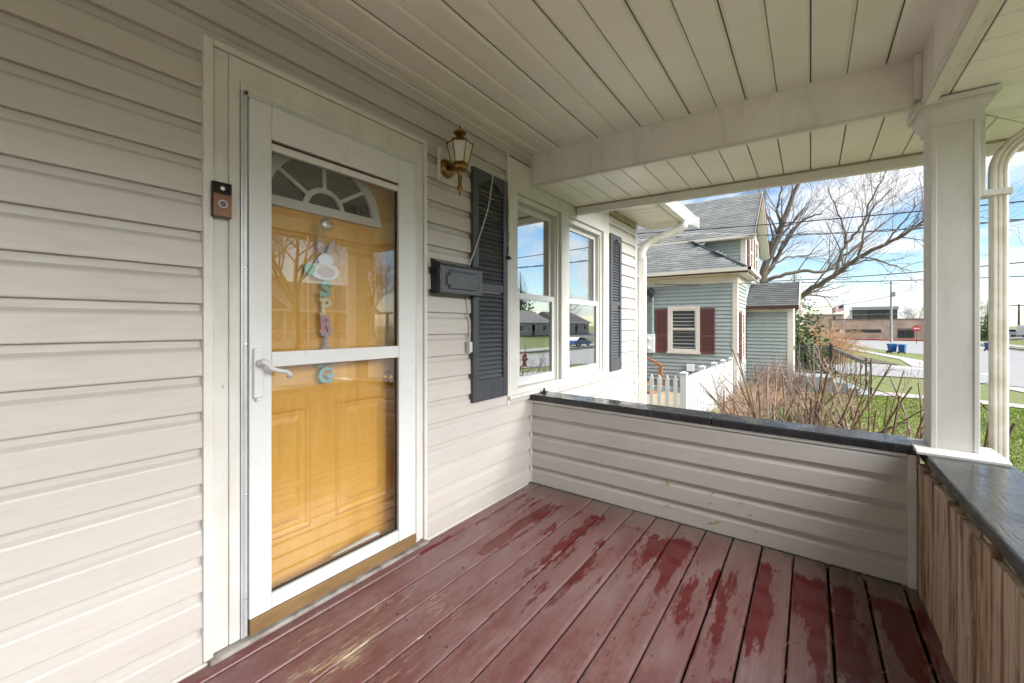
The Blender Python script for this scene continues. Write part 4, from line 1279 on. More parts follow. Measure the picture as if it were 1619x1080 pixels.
def conifer(name, label, x, y, h, rad, seed, m='needle', group=None, n=46):
    random.seed(seed)
    z = G(x, y)
    root = thing(name, label, 'tree', (x, y, z), group)
    tb = MB(); tb.tube([(x, y, z - .1), (x, y, z + h * .96)], [h * .022, h * .004], 7); tb.build('trunk', 'bark', root)
    mb = MB()
    for i in range(n):
        t = (i + .5) / n; zz = z + h * (.06 + .92 * t)
        L0 = rad * (1 - t) ** .8 + .05 * rad
        for k in range(7):
            a = i * 2.4 + k * .9 + random.random() * .5
            L = L0 * random.uniform(.7, 1.12)
            dirv = Vector((math.cos(a), math.sin(a), -.18 + .35 * t))
            base = Vector((x, y, zz))
            s = max(.06, L * .17)
            steps = max(3, int(L / (rad * .11)))
            for j in range(steps):
                f = (j + 1) / steps
                c = base + dirv * (L * f) + Vector((0, 0, -.10 * L * f * f)) + tri_noise(s * .3)
                for q in range(3):
                    u = tri_noise(1).normalized(); w = u.cross(tri_noise(1)).normalized()
                    sz = s * random.uniform(.6, 1.15)
                    u = (u + dirv * .9).normalized()
                    mb.add([c - w * sz * .3, c + w * sz * .3, c + u * sz], [(0, 1, 2)])
    mb.build('crown', m, root, fix=False)
    return root

# ================================================================== NEIGHBOUR HOUSE
nh = thing('neighbour_house', 'sage green clapboard house with grey shingle roof and maroon shutters', 'house', (14, 2, -.8))
CB = .108
def clap(parent, ax, c, a, b, z0, z1, out, m='sage', tops=None):
    """clapboards on the plane ax=c between a and b; out = sign of outward normal; tops(z)->(a,b) narrows a course"""
    cache = None; z = z0
    while z < z1 - .02:
        aa, bb = (a, b) if tops is None else tops(z + CB * .5)
        if bb - aa > .05:
            pr_ = [(c, 0), (c + out * .028, 0), (c + out * .029, .006), (c + out * .003, CB + .004), (c, CB + .004)]
            if tops is None and cache is not None:
                link('clapboard', cache, parent, (0, 0, z))
            else:
                mb = MB()
                if ax == 'x':
                    mb.prism(pr_, 'y', aa, bb)
                else:
                    mb.prism([(q[0], q[1]) for q in pr_], 'x', aa, bb)
                ob = mb.build('clapboard', m, parent, fix=True); ob.location = (0, 0, z)
                if tops is None: cache = ob.data
        z += CB
XA, YB = 13.0, -.13
EZ = 2.55
# bodies
mb = MB(); mb.box(XA + .001, 22, YB + .001, 2.62, -1.2, 2.70); mb.build('wall', 'sage', nh)
mb = MB(); mb.box(14.2, 22, 2.621, 9, -1.2, 2.5); mb.build('wall', 'sage', nh)
mb = MB(); mb.box(14.801, 19.2, YB + .002, 9, 2.70, 4.2); mb.build('wall', 'sage', nh)
mb = MB(); mb.prism([(14.80, 4.2), (19.2, 4.2), (17.0, 5.75)], 'y', YB + .002, 9); mb.build('gable_wall', 'sage', nh)
clap(nh, 'x', XA, YB + .10, 2.55, -.42, EZ - .17, -1)
clap(nh, 'x', 14.2, 2.70, 6.2, -.42, 2.2, -1)
clap(nh, 'y', YB, XA + .10, 15.0, -.42, EZ - .17, -1)
clap(nh, 'x', 14.80, YB + .12, 3.2, 2.75, 4.02, -1)
clap(nh, 'y', YB, 14.92, 19.2, 2.85, 5.6, -1, tops=lambda z: (14.92, 19.2) if z < 4.2 else (14.80 + (z - 4.2) / 1.55 * 2.2, 19.2 - (z - 4.2) / 1.55 * 2.2))
mb = MB(); mb.box(XA - .01, XA + .03, YB - .02, 2.62, -1.2, -.42); mb.box(XA, 15, YB - .012, YB, -1.2, -.42); mb.build('foundation', 'sage_old', nh)
# trim boards
for (x0, x1, y0, y1, z0, z1) in ((XA - .030, XA, YB - .028, YB + .10, -.42, EZ - .165), (XA, XA + .10, YB - .028, YB, -.42, EZ - .165), (XA - .030, XA, 2.54, 2.63, -.42, EZ - .165), (14.77, 14.80, YB - .03, YB + .12, 2.70, 4.05), (14.80, 14.92, YB - .03, YB, 2.70, 4.05), (14.17, 14.2, 2.63, 2.70, -.42, 2.2)):
    MB().box(x0, x1, y0, y1, z0, z1).build('corner_board', 'cream_trim', nh)
MB().box(XA - .034, XA, YB - .03, 2.62, EZ - .164, EZ + .05).build('frieze', 'cream_trim', nh)
MB().box(XA, 15.0, YB - .033, YB, EZ - .164, EZ + .05).build('frieze', 'cream_trim', nh)
MB().box(14.76, 14.80, YB - .03, 4, 4.02, 4.14).build('frieze', 'cream_trim', nh)
# lower hip roof
EX, EY = 12.68, -.42
SL = .655
def lowz(x): return 2.74 + SL * (x - EX)
mb = MB()
hipx, hipy = 14.85, EY + (14.85 - EX)
mb.add([(EX, EY, 2.74), (EX, 9, 2.74), (hipx, 9, lowz(hipx)), (hipx, hipy, lowz(hipx)), (16.5, EY, 2.74), (16.5, hipy, lowz(hipx))],
       [(0, 1, 2, 3), (0, 3, 5, 4)])
o = mb.build('roof', 'shingle', nh)
nx = math.hypot(1, SL)
shingles(nh, (EX, EY, 2.745), (0, 1, 0), (1, 0, SL), lambda u, v: v / nx < u + .06, 8.5, (hipx - EX) * nx, 'shingle')
shingles(nh, (EX, EY, 2.745), (1, 0, 0), (0, 1, SL), lambda u, v: v / nx < u + .06 and EX + u < 16.4, 4, (hipx - EX) * nx, 'shingle')
mb = MB(); mb.tube([(EX, EY, 2.755), (hipx, hipy, lowz(hipx) + .02)], .035, 5); mb.build('hip_cap', 'shingle_dark', nh)
mb = MB(); mb.box(EX - .02, EX + .01, EY - .02, 6.2, 2.655, 2.745); mb.box(EX + .011, 15.25, EY - .02, EY + .01, 2.655, 2.745); mb.build('fascia', 'cream_trim', nh)
mb = MB(); mb.box(EX - .10, EX - .021, EY - .10, 6.2, 2.662, 2.752); mb.build('gutter', 'cream_trim', nh)
mb = MB(); mb.box(EX - .10, 15.3, EY - .10, EY - .021, 2.668, 2.758); mb.build('gutter', 'cream_trim', nh)
mb = MB(); mb.box(EX - .01, EX + .03, EY, 6.2, 2.625, 2.654); mb.build('fascia_edge', 'maroon_edge', nh)
mb = MB(); mb.box(EX + .011, XA - .035, EY + .011, 6.2, 2.60, 2.624); mb.box(XA - .034, 15.2, EY + .011, YB - .034, 2.60, 2.624); mb.build('soffit', 'cream_trim', nh)
# upper roof, ridge along Y at x = 17
US = (5.80 - 3.98) / (17.0 - 14.48)
un = math.hypot(1, US)
UY = -.42
mb = MB(); mb.prism([(14.48, 3.97), (17.0, 5.80), (19.52, 3.97), (19.52, 3.89), (17.0, 5.70), (14.48, 3.89)], 'y', UY, 9); mb.build('roof', 'shingle', nh)
shingles(nh, (14.48, UY, 3.975), (0, 1, 0), (1, 0, US), lambda u, v: True, 9, 2.52 * un, 'shingle')
mb = MB(); mb.prism([(14.44, 3.85), (17.0, 5.71), (19.56, 3.85), (19.56, 3.98), (17.0, 5.84), (14.44, 3.98)], 'y', UY - .035, UY - .001); mb.build('rake_board', 'cream_trim', nh)
mb = MB(); mb.prism([(14.42, 3.94), (17.0, 5.80), (19.58, 3.94), (19.58, 4.00), (17.0, 5.86), (14.42, 4.00)], 'y', UY - .055, UY - .036); mb.build('rake_edge', 'maroon_edge', nh)
mb = MB(); mb.prism([(14.50, 3.868), (17.0, 5.68), (19.5, 3.868), (19.5, 3.80), (17.0, 5.58), (14.50, 3.80)], 'y', UY + .01, YB - .03); mb.build('rake_soffit', 'cream_trim', nh)
mb = MB(); mb.box(14.40, 14.48, UY, 9, 3.86, 3.95); mb.build('gutter', 'cream_trim', nh)
mb = MB(); mb.box(14.50, 14.76, YB, 9, 3.88, 3.90); mb.build('soffit', 'cream_trim', nh)

def far_window(parent, ax, c, out, a, b, z0, z1, t=.10, blind=True):
    """sash window on plane ax=c, facing out"""
    def bx(mb, a0, a1, d0, d1, q0, q1, mi=0):
        lo, hi = sorted((c + out * d0, c + out * d1))
        return mb.box(lo, hi, a0, a1, q0, q1, mi) if ax == 'x' else mb.box(a0, a1, lo, hi, q0, q1, mi)
    f = MB()
    bx(f, a, a + t, 0, .045, z0, z1); bx(f, b - t, b, 0, .045, z0, z1); bx(f, a + t, b - t, 0, .0445, z1 - t, z1); bx(f, a + t, b - t, 0, .0445, z0, z0 + t * .6)
    bx(f, a - .03, b + .03, 0, .065, z0 - .045, z0 - .001)
    w = f.build('window', 'cream_trim', parent)
    s = MB(); zm = (z0 + z1) / 2
    i0, i1 = a + t + .001, b - t - .001
    for q0, q1, dd in ((z0 + t * .6, zm, .022), (zm + .001, z1 - t, .034)):
        bx(s, i0, i0 + .035, .004, dd, q0, q1); bx(s, i1 - .035, i1, .004, dd, q0, q1); bx(s, i0 + .035, i1 - .035, .004, dd, q0, q0 + .035); bx(s, i0 + .035, i1 - .035, .004, dd, q1 - .035, q1)
    s.build('sash', 'cream_trim', w)
    g = MB(); bx(g, i0, i1, .001, .0035, z0 + t * .6, z1 - t); g.build('pane', 'dark_glass', w)
    if blind:
        m_ = MB(); q = z0 + t * .6 + .05
        while q < z1 - t - .03:
            bx(m_, i0 + .04, i1 - .04, .0038, .010, q, q + .018); q += .05
        m_.build('blind', 'blind', w)
    return w
def far_shutter(parent, ax, c, out, a, b, z0, z1):
    def bx(mb, a0, a1, d0, d1, q0, q1):
        lo, hi = sorted((c + out * d0, c + out * d1))
        return mb.box(lo, hi, a0, a1, q0, q1) if ax == 'x' else mb.box(a0, a1, lo, hi, q0, q1)
    s = MB(); t = .045
    bx(s, a, a + t, .022, .055, z0, z1); bx(s, b - t, b, .022, .055, z0, z1)
    for q in (z0, z0 + (z1 - z0) * .36, z1 - .07): bx(s, a + t, b - t, .022, .053, q, q + .07)
    bx(s, a + t, b - t, .022, .030, z0, z1)
    o = s.build('shutter', 'maroon', parent)
    l = MB(); q = z0 + .08
    while q < z1 - .09:
        bx(l, a + t, b - t, .031, .045, q, q + .018); q += .04
    l.build('louvers', 'maroon', o)
far_window(nh, 'x', XA - .02, -1, .80, 1.69, .43, 1.77)
far_shutter(nh, 'x', XA, -1, .41, .79, .40, 1.70); far_shutter(nh, 'x', XA, -1, 1.70, 2.06, .40, 1.70)
far_window(nh, 'y', YB - .02, -1, 13.62, 14.32, .18, 1.66)
far_shutter(nh, 'y', YB, -1, 13.28, 13.61, .18, 1.58); far_shutter(nh, 'y', YB, -1, 14.33, 14.66, .18, 1.58)
far_window(nh, 'y', YB - .02, -1, 15.55, 16.55, 2.95, 4.30); far_window(nh, 'y', YB - .02, -1, 17.2, 18.2, 2.95, 4.30)
far_shutter(nh, 'y', YB, -1, 15.10, 15.50, 2.95, 4.25); far_shutter(nh, 'y', YB, -1, 16.60, 17.0, 2.95, 4.25)
# entry bay with its own little gable roof
VX0, VX1, VY = 15.05, 17.35, -1.34
mb = MB(); mb.box(VX0 + .001, VX1, VY + .001, YB - .001, -1.2, 1.78); mb.prism([(VX0, 1.78), (VX1, 1.78), (16.2, 2.50)], 'y', VY + .001, YB - .001); mb.build('entry_bay', 'sage', nh)
clap(nh, 'x', VX0, VY + .12, YB - .03, -.45, 1.62, -1)
for b_ in ((VX0 - .03, VX0, VY - .03, VY + .12, -.45, 1.62), (VX0, VX0 + .12, VY - .03, VY, -.45, 1.62), (VX0 - .032, VX0, VY - .03, YB - .03, 1.621, 1.80)):
    MB().box(*b_).build('corner_board', 'cream_trim', nh)
MB().box(VX0 + .121, VX1, VY - .01, VY, -.45, 1.78).build('front_panel', 'cream_trim', nh)
vs_ = (2.56 - 1.80) / (16.2 - 14.86); vn = math.hypot(1, vs_)
mb = MB(); mb.prism([(14.86, 1.79), (16.2, 2.55), (17.54, 1.79), (17.54, 1.73), (16.2, 2.48), (14.86, 1.73)], 'y', VY - .16, YB - .02); mb.build('bay_roof', 'shingle_dark', nh)
shingles(nh, (14.86, VY - .16, 1.795), (0, 1, 0), (1, 0, vs_), lambda u, v: True, YB - VY + .14, 1.34 * vn, 'shingle_dark')
mb = MB(); mb.prism([(14.82, 1.70), (16.2, 2.49), (17.58, 1.70), (17.58, 1.80), (16.2, 2.59), (14.82, 1.80)], 'y', VY - .19, VY - .161); mb.build('rake_board', 'cream_trim', nh)
MB().box(14.83, 14.86, VY - .19, YB - .03, 1.705, 1.79).build('eave_edge', 'maroon_edge', nh)
MB().box(VX0 - .036, VX0 - .032, VY + .42, VY + .60, 1.70, 1.725).build('vent', 'black_iron', nh)
mb = MB(); mb.tube([(15.25, VY - .03, 1.72), (15.25, VY - .20, 1.78), (15.25, VY - .22, 1.72)], .012, 6); mb.lathe([(.03, 0), (.09, .18), (.10, .2), (.02, .28)], (15.25, VY - .22, 1.46), 8); mb.build('porch_light', 'cream_trim', nh)
MB().box(15.20, 15.27, VY - .05, VY - .011, .45, .60).build('letter_slot', 'black_iron', nh)
# meter box, conduit, weatherhead, vent cover
em = thing('electric_meter', 'pale grey double electric meter box with conduit on the sage wall', 'meter', (12.9, 2.25, .9))
MB().box(12.83, XA - .025, 2.06, 2.44, .38, .95).build('box', 'car_white', em, bevel=.01)
for z in (.52, .80):
    mb = MB(); mb.lathe([(.0, -.12), (.05, -.11), (.065, -.06), (.07, -.0)], (12.83, 2.22, z), 14, 'x'); mb.build('meter_dial', 'lantern_glass', em)
mb = MB(); mb.tube([(12.90, 2.12, .951), (12.90, 2.12, 2.28), (12.86, 2.12, 2.36), (12.78, 2.13, 2.33)], .035, 8); mb.build('conduit', 'sage', em)
mb = MB()
for k in range(9):
    random.seed(k); a = Vector((12.78, 2.13, 2.33)); mb.tube([a, a + tri_noise(.08) + Vector((-.1, 0, -.05)), a + tri_noise(.10) + Vector((-.08, 0, -.25)), a + tri_noise(.08) + Vector((-.05, 0, -.35 * (k % 3) / 2))], .012, 4)
mb.ball((12.75, 2.14, 2.12), (.06, .07, .08), 8, 6); mb.build('wire_bundle', 'wire', em)
vc = MB().box(12.90, XA - .024, .95, 1.16, -.12, .09).build('vent_cover', 'car_white', bevel=.015)
tag(vc, 'small white vent cover low on the sage clapboards', 'vent')

# timber stair with handrail, lattice and deck in the side yard
sr = thing('yard_steps', 'orange brown timber steps and handrail beside the sage house', 'steps', (12.3, 2.2, -.75))
mb = MB(); mb.box(12.35, 12.44, 1.70, 1.79, -.8, .02); mb.build('post', 'new_wood', sr)
mb = MB(); mb.sweep_rect([(12.40, 1.68, .03), (12.40, 2.25, .32), (12.40, 2.6, .33)], .10, .05, (1, 0, 0)); mb.build('handrail', 'new_wood', sr)
mb = MB(); mb.box(12.33, 12.47, 2.28, 2.42, -.8, .30); mb.build('post', 'sage', sr)
for k in range(3):
    MB().box(11.6, 12.6, 1.75 + .25 * k, 2.02 + .25 * k, -.76 + .17 * k, -.60 + .17 * k).build('tread', 'new_wood', sr)
MB().box(11.5, 12.6, 2.55, 5, -.75, -.25).build('deck', 'brown_roof', sr)
lp = thing('lattice_panel', 'white diagonal lattice panel behind the picket fence', 'lattice', (11.4, 2.4, -.75))
mb = MB()
for k in range(-10, 16):
    a = k * .09
    for sgn in (1, -1):
        y0 = 2.05 + a; pts = []
        p0, p1 = (y0, -.72), (y0 + sgn * .75, .03)
        def cl_(p, q, lo=2.0, hi=3.0):
            (ya, za), (yb, zb) = p, q
            t0, t1 = 0, 1
            for (v, s_) in ((lo, 1), (hi, -1)):
                fa, fb = s_ * (ya - v), s_ * (yb - v)
                if fa < 0 and fb < 0: return None
                if fa < 0: t0 = max(t0, fa / (fa - fb))
                if fb < 0: t1 = min(t1, fa / (fa - fb))
            if t0 >= t1: return None
            return (ya + (yb - ya) * t0, za + (zb - za) * t0), (ya + (yb - ya) * t1, za + (zb - za) * t1)
        c_ = cl_(p0, p1)
        if c_: mb.sweep_rect([(11.42 + sgn * .006, *c_[0]), (11.42 + sgn * .006, *c_[1])], .008, .030, (1, 0, 0))
mb.build('lattice', 'white_vinyl', lp)
mb = MB(); mb.box(11.40, 11.45, 1.96, 2.0, -.75, .06); mb.box(11.40, 11.45, 3.0, 3.04, -.75, .06); mb.box(11.40, 11.45, 2.0, 3.0, .03, .06); mb.build('frame', 'white_vinyl', lp)

# picket fence
pf = thing('picket_fence', 'white vinyl picket fence turning a corner beside the grey green house', 'fence', (7.64, 0, -.68))
pk = MB(); pk.prism([(-.031, 0), (.031, 0), (.031, .87), (0, .93), (-.031, .87)], 'y', -.011, .011)
pme = pk.mesh('picket'); pme.materials.append(MATS['white_vinyl'])
y = .13
while y < 2.4:
    o = link('picket', pme, None, (7.60, y, G(7.6, y) + .06)); o.rotation_euler = (0, 0, R(90)); setp(o, pf); y += .137
x = 7.77
while x < 12.85:
    o = link('picket', pme, pf, (x, -.034, G(x, 0) + .06)); x += .132
for z in (.20, .70):
    mb = MB(); mb.box(7.62, 7.66, .05, 2.45, G(7.6, 0) + z, G(7.6, 0) + z + .085); mb.build('rail', 'white_vinyl', pf)
    mb = MB(); mb.sweep_rect([(7.69, 0, G(7.6, 0) + z + .04), (10.3, 0, G(10.3, 0) + z + .04), (12.86, 0, G(12.8, 0) + z + .04)], .085, .04, (0, 0, 1)); mb.build('rail', 'white_vinyl', pf)
for (x, y) in ((7.64, 0), (9.15, 0), (10.42, 0), (11.62, 0), (12.84, 0)):
    g = G(x, y); mb = MB()
    mb.box(x - .05, x + .05, y - .05, y + .05, g - .1, g + 1.02); mb.box(x - .06, x + .06, y - .06, y + .06, g + 1.02, g + 1.045)
    mb.add([(x - .06, y - .06, g + 1.045), (x + .06, y - .06, g + 1.045), (x + .06, y + .06, g + 1.045), (x - .06, y + .06, g + 1.045), (x, y, g + 1.075)], [(0, 1, 4), (1, 2, 4), (2, 3, 4), (3, 0, 4)])
    mb.build('post', 'white_vinyl', pf)

# entry steps with iron railing
es = thing('entry_steps', 'blue grey concrete landing and steps in front of the entry bay', 'steps', (16.5, -2.2, -.86))
MB().box(15.75, 17.25, -2.32, -1.345, -1.1, -.36).build('landing', 'concrete_blue', es)
for k in range(3):
    MB().box(15.75, 17.25, -2.64 - .30 * k, -2.335 - .30 * k, -1.2, -.50 - .14 * k).build('step', 'concrete_blue', es)
ir = thing('iron_railing', 'thin black iron railing around the neighbouring entry landing', 'railing', (15.8, -2.2, -.36))
def iron_run(x):
    mb = MB(); mb.tube([(x, -1.36, .54), (x, -2.30, .54), (x, -3.20, .08)], .018, 6); mb.build('top_rail', 'black_iron', ir)
    mb = MB(); mb.tube([(x, -1.36, .47), (x, -2.30, .47), (x, -3.20, .01)], .011, 6); mb.tube([(x, -1.36, -.24), (x, -2.30, -.24), (x, -3.20, -.70)], .011, 6); mb.build('lower_rail', 'black_iron', ir)
    y = -1.47
    while y > -3.15:
        d = 0 if y > -2.3 else (y + 2.3) * .511
        mb = MB(); mb.tube([(x, y, -.24 + d), (x, y, .47 + d)], .008, 5); mb.build('baluster', 'black_iron', ir)
        y -= .115
    for y, z0, z1 in ((-2.30, -.36, .60), (-3.20, -.9, .14)):
        mb = MB(); mb.box(x - .022, x + .022, y - .022, y + .022, z0, z1); mb.ball((x, y, z1 + .03), .03, 8, 5); mb.build('post', 'black_iron', ir)
iron_run(15.85); iron_run(17.15)

# ================================================================== SHRUBS BESIDE THE PORCH
def shoots(root, x, y, seed, n, h, spread, thick=.0135, m='stem', parts='stem'):
    random.seed(seed)
    z = G(x, y)
    for i in range(n):
        a = 2 * math.pi * (i + random.random() * .7) / n
        tilt = random.uniform(.05, spread)
        d = Vector((math.cos(a) * tilt, math.sin(a) * tilt, 1)).normalized()
        p = Vector((x + math.cos(a) * .05, y + math.sin(a) * .05, z - .05))
        mb = MB()
        L = h * random.uniform(.38, .60)
        pts = [p]; q = p.copy(); dd = d.copy()
        for k in range(4):
            dd = (dd + tri_noise(.07)).normalized(); q = q + dd * (L / 4); pts.append(q.copy())
        r = thick * random.uniform(.8, 1.35)
        limb(mb, pts, r, r * .8, 6)
        for b in range(random.randint(2, 4)):
            bd = (dd + tri_noise(.36) + Vector((math.cos(a) * .15, math.sin(a) * .15, .25))).normalized()
            LL = (z + h - q.z) * random.uniform(.65, 1.1) + .05
            b0 = pts[-1] if b < 2 else pts[random.choice((2, 3))]
            bp = [b0.copy()]; w = b0.copy()
            for k in range(4):
                bd = (bd + tri_noise(.06)).normalized(); w = w + bd * (LL / 4); bp.append(w.copy())
            rb = r * random.uniform(.5, .75)
            limb(mb, bp, rb, rb * .55, 5)
            for t in range(random.randint(2, 4)):
                j = random.randint(1, 3); td = (bd + tri_noise(.55)).normalized()
                grow(mb, bp[j], td, random.uniform(.12, .42), rb * .48, 1, .06, .16, (2, 4), (25, 60), .0016, (.4, .7))
        for t in range(random.randint(2, 5)):
            j = random.randint(1, 3); td = (d + tri_noise(.7) + Vector((0, 0, .2))).normalized()
            grow(mb, pts[j], td, random.uniform(.25, .65), r * .36, 1, .08, .15, (2, 4), (25, 60), .0016, (.4, .7))
        mb.build(parts, m, root, fix=False)
SHRUBS = [
    (4.15, -2.36, 7, 1.50, .46, 'bare pruned shrub closest to the white corner post'),
    (4.40, -2.06, 7, 1.60, .34, 'bare brown shrub second from the corner post'),
    (4.15, -1.74, 7, 1.66, .36, 'tall bare shrub rising mid way along the porch half wall'),
    (4.75, -1.55, 7, 1.55, .36, 'bare brown shrub left of the tallest stems by the half wall'),
    (5.40, -1.25, 6, 1.20, .44, 'low bare shrub between the tall stems and the picket fence'),
]
for k, (x, y, n, h, s, lab) in enumerate(SHRUBS):
    root = thing('bare_shrub', lab, 'shrub', (x, y, G(x, y)), 'bare shrubs along the porch half wall')
    shoots(root, x, y, 100 + k, n, h, s)
def thicket(name, lab, x, y, rx, ry, h, n, seed, m, grp=None, droop=.0, thick=.005):
    random.seed(seed)
    root = thing(name, lab, 'shrub', (x, y, G(x, y)), grp)
    mb = MB()
    for i in range(n):
        a = random.random() * 6.283; q = math.sqrt(random.random())
        bx_, by_ = x + rx * .45 * q * math.cos(a), y + ry * .45 * q * math.sin(a)
        p = Vector((bx_, by_, G(bx_, by_) - .03))
        d = Vector((math.cos(a) * q * .9 * rx / h, math.sin(a) * q * .9 * ry / h, 1)) + tri_noise(.18)
        d.normalize()
        L = h * random.uniform(.65, 1.1) * (1.12 - .25 * q)
        pts = [p]; 
        for k in range(5):
            d = (d + tri_noise(.10) + Vector((0, 0, -droop * (k / 4.)))).normalized(); p = p + d * (L / 5); pts.append(p.copy())
        r = thick * random.uniform(.7, 1.3)
        limb(mb, pts, r, r * .35, 3)
        for k in range(5):
            j = random.randint(1, 4); td = (d + tri_noise(.7)).normalized(); s0 = pts[j]; Lt = h * random.uniform(.10, .28)
            limb(mb, [s0, s0 + td * Lt * .5, s0 + td * Lt + tri_noise(.02) + Vector((0, 0, -droop * Lt))], r * .55, r * .25, 3)
    mb.build('twigs', m, root, fix=False)
    return root
thicket('twiggy_bush', 'dense grey brown twiggy bush under the entry bay wall', 14.2, -1.05, 1.0, .85, 1.08, 300, 21, 'stem_grey', 'twiggy bushes beside the sage house')
thicket('twiggy_bush', 'tan twiggy bush in front of the picket fence end', 11.2, -.85, 1.3, .75, .72, 240, 22, 'twig_tan', 'twiggy bushes beside the sage house')
thicket('twiggy_bush', 'pinkish tan brush growing against the middle of the picket fence', 8.9, -.72, 1.2, .6, .62, 220, 23, 'twig_tan', 'twiggy bushes beside the sage house')
# leaf litter and low green shoots under the fence
def litter():
    random.seed(31); mb = MB()
    for i in range(5000):
        x = 6.8 + random.random() * 8; y = -.15 - random.random() * 1.9
        z = G(x, y) + .035 + random.random() * .03; u = tri_noise(1); u.z *= .35; u.normalize(); w = u.cross(Vector((0, 0, 1))).normalized(); s = random.uniform(.02, .055)
        c = Vector((x, y, z)); mb.add([c - u * s, c + w * s * .5, c + u * s, c - w * s * .5], [(0, 1, 2, 3)])
    o = mb.build('leaf_litter', 'dry_leaf', fix=False); o['kind'] = 'stuff'; o['label'] = 'dry brown leaves on the bed under the picket fence'
litter()
def greens():
    for k, (x, y, lab) in enumerate(((7.9, -.45, 'small green clump at the foot of the fence corner post'), (10.0, -1.35, 'small green clump right of the tan brush'))):
        random.seed(50 + k); root = thing('green_clump', lab, 'plant', (x, y, G(x, y)), 'green clumps by the picket fence')
        mb = MB()
        for i in range(420):
            a = random.random() * 6.28; q = random.random() ** .6 * .38
            b = Vector((x + q * math.cos(a), y + q * math.sin(a), G(x, y))); t = b + Vector((math.cos(a) * .12, math.sin(a) * .12, random.uniform(.1, .3))) + tri_noise(.03)
            w = tri_noise(1).normalized() * .012; mb.add([b - w, b + w, t], [(0, 1, 2)])
        mb.build('leaves', 'leaf_green', root, fix=False)
greens()

# ================================================================== TREES BEYOND
# the large bare tree behind the entry bay: main limbs, then twigs grown from them
bt = thing('bare_tree', 'large bare tree with long limb reaching right behind the entry bay', 'tree', (at(1190, 515, 21).x, at(1190, 515, 21).y, G(21, .6)))
random.seed(5)
def L3(pix, x0, x1):
    n = len(pix)
    return [at(p[0], p[1], x0 + (x1 - x0) * i / (n - 1)) for i, p in enumerate(pix)]
tb = MB()
base = at(1185, 515, 21)
limb(tb, [Vector((base.x, base.y, G(21, 0) - .1)), at(1187, 500, 21), at(1195, 460, 21)], .26, .22, 10)
tb.build('trunk', 'bark_light', bt, smooth=True, fix=False)
LIMBS = [([(1195, 462), (1206, 432), (1222, 395), (1236, 360), (1248, 325), (1262, 290), (1272, 262)], 21, 20.4, .17, .05),
         ([(1198, 455), (1216, 428), (1232, 400), (1248, 370), (1275, 345), (1300, 338)], 21, 21.6, .12, .03),
         ([(1187, 505), (1215, 498), (1252, 479), (1285, 456), (1325, 431), (1358, 408), (1400, 386), (1430, 370), (1468, 345)], 21, 19.2, .14, .035),
         ([(1200, 447), (1235, 436), (1268, 428), (1305, 430), (1325, 412), (1360, 385), (1400, 350)], 21, 22, .085, .022),
         ([(1322, 432), (1330, 400), (1337, 386), (1334, 362), (1322, 330), (1308, 298)], 19.9, 20.2, .065, .016),
         ([(1337, 386), (1352, 372), (1366, 348), (1378, 315), (1392, 290), (1402, 268)], 20, 19.6, .05, .014),
         ([(1355, 410), (1362, 385), (1372, 350), (1386, 322), (1410, 298)], 19.7, 19.2, .045, .014),
         ([(1395, 388), (1420, 362), (1442, 335), (1448, 312)], 19.4, 19.0, .035, .012),
         ([(1222, 395), (1204, 360), (1196, 325), (1200, 300)], 20.9, 21.5, .06, .02),
         ([(1236, 360), (1228, 330), (1236, 300), (1232, 270)], 20.8, 20.2, .06, .02),
         ([(1345, 420), (1375, 412), (1410, 418), (1440, 430)], 19.8, 20.2, .03, .01),
         ([(1215, 425), (1240, 408), (1268, 405), (1300, 395)], 21, 22, .045, .014)]
cb = MB()
for pix, x0, x1, r0, r1 in LIMBS:
    pts = smooth_path(L3(pix, x0, x1), 4)
    pts = [p + tri_noise(.02) for p in pts]
    limb(cb, pts, r0, r1, 8)
    n = len(pts)
    for k in range(int(3 + n * .36)):
        j = random.randint(int(n * .3), n - 2)
        d0 = (pts[j + 1] - pts[j]).normalized()
        ax = d0.cross(tri_noise(1)).normalized()
        nd = (Matrix.Rotation(R(random.uniform(22, 58)), 3, ax) @ d0 + Vector((0, 0, .22))).normalized()
        rr = r0 + (r1 - r0) * j / n
        grow(cb, pts[j], nd, random.uniform(.9, 2.3), max(.010, rr * .38), 2, .10, .11, (3, 5), (22, 52), .0042, (.45, .72))
cb.build('crown', 'bark_light', bt, fix=False)

bare_tree('bare_tree', 'bare tree rising behind the ridge of the sage house', 34, 9.0, 12.5, .22, 61, 'bark', 4)
bare_tree('bare_tree', 'thin bare tree left of the ridge top of the sage house', 36, 13.5, 12, .2, 62, 'bark', 4)
conifer('spruce_tree', 'dark green spruce behind the entry bay roof', 26.5, -1.1, 5.4, 1.7, 63, 'needle')
wt = thicket('willow_bush', 'orange brown drooping willow bush beyond the iron railing', 40, -2.6, 2.6, 2.2, 3.6, 520, 64, 'willow_twig', None, .42, .012)
farp = bare_tree('bare_tree', 'bare grey tree beyond the right end of the brick building', 150, -31, 13, .22, 65, 'bark_far', 4)
for k, (x, y, s, rz, lab) in enumerate(((165, -26, .8, 1.1, 'pale bare tree over the brick building roof'), (170, -12, .62, 2.4, 'small bare tree behind the flagpole'), (175, 2, .6, 4.0, 'small bare tree over the low brick building'), (180, -40, .95, 3.1, 'bare tree behind the car park'))):
    c = copy_tree(farp); c.location = (x, y, G(x, y)); c.rotation_euler = (0, 0, rz); c.scale = (s, s, s); c['label'] = lab
bg1 = conifer('evergreen_tree', 'green evergreen tree seen between corner post and downspout', 124, -30.8, 8.2, 2.6, 66, 'leaf_green')
bg2 = conifer('evergreen_tree', 'green evergreen tree behind the white van', 135, -42.0, 7.0, 3.4, 67, 'leaf_green')

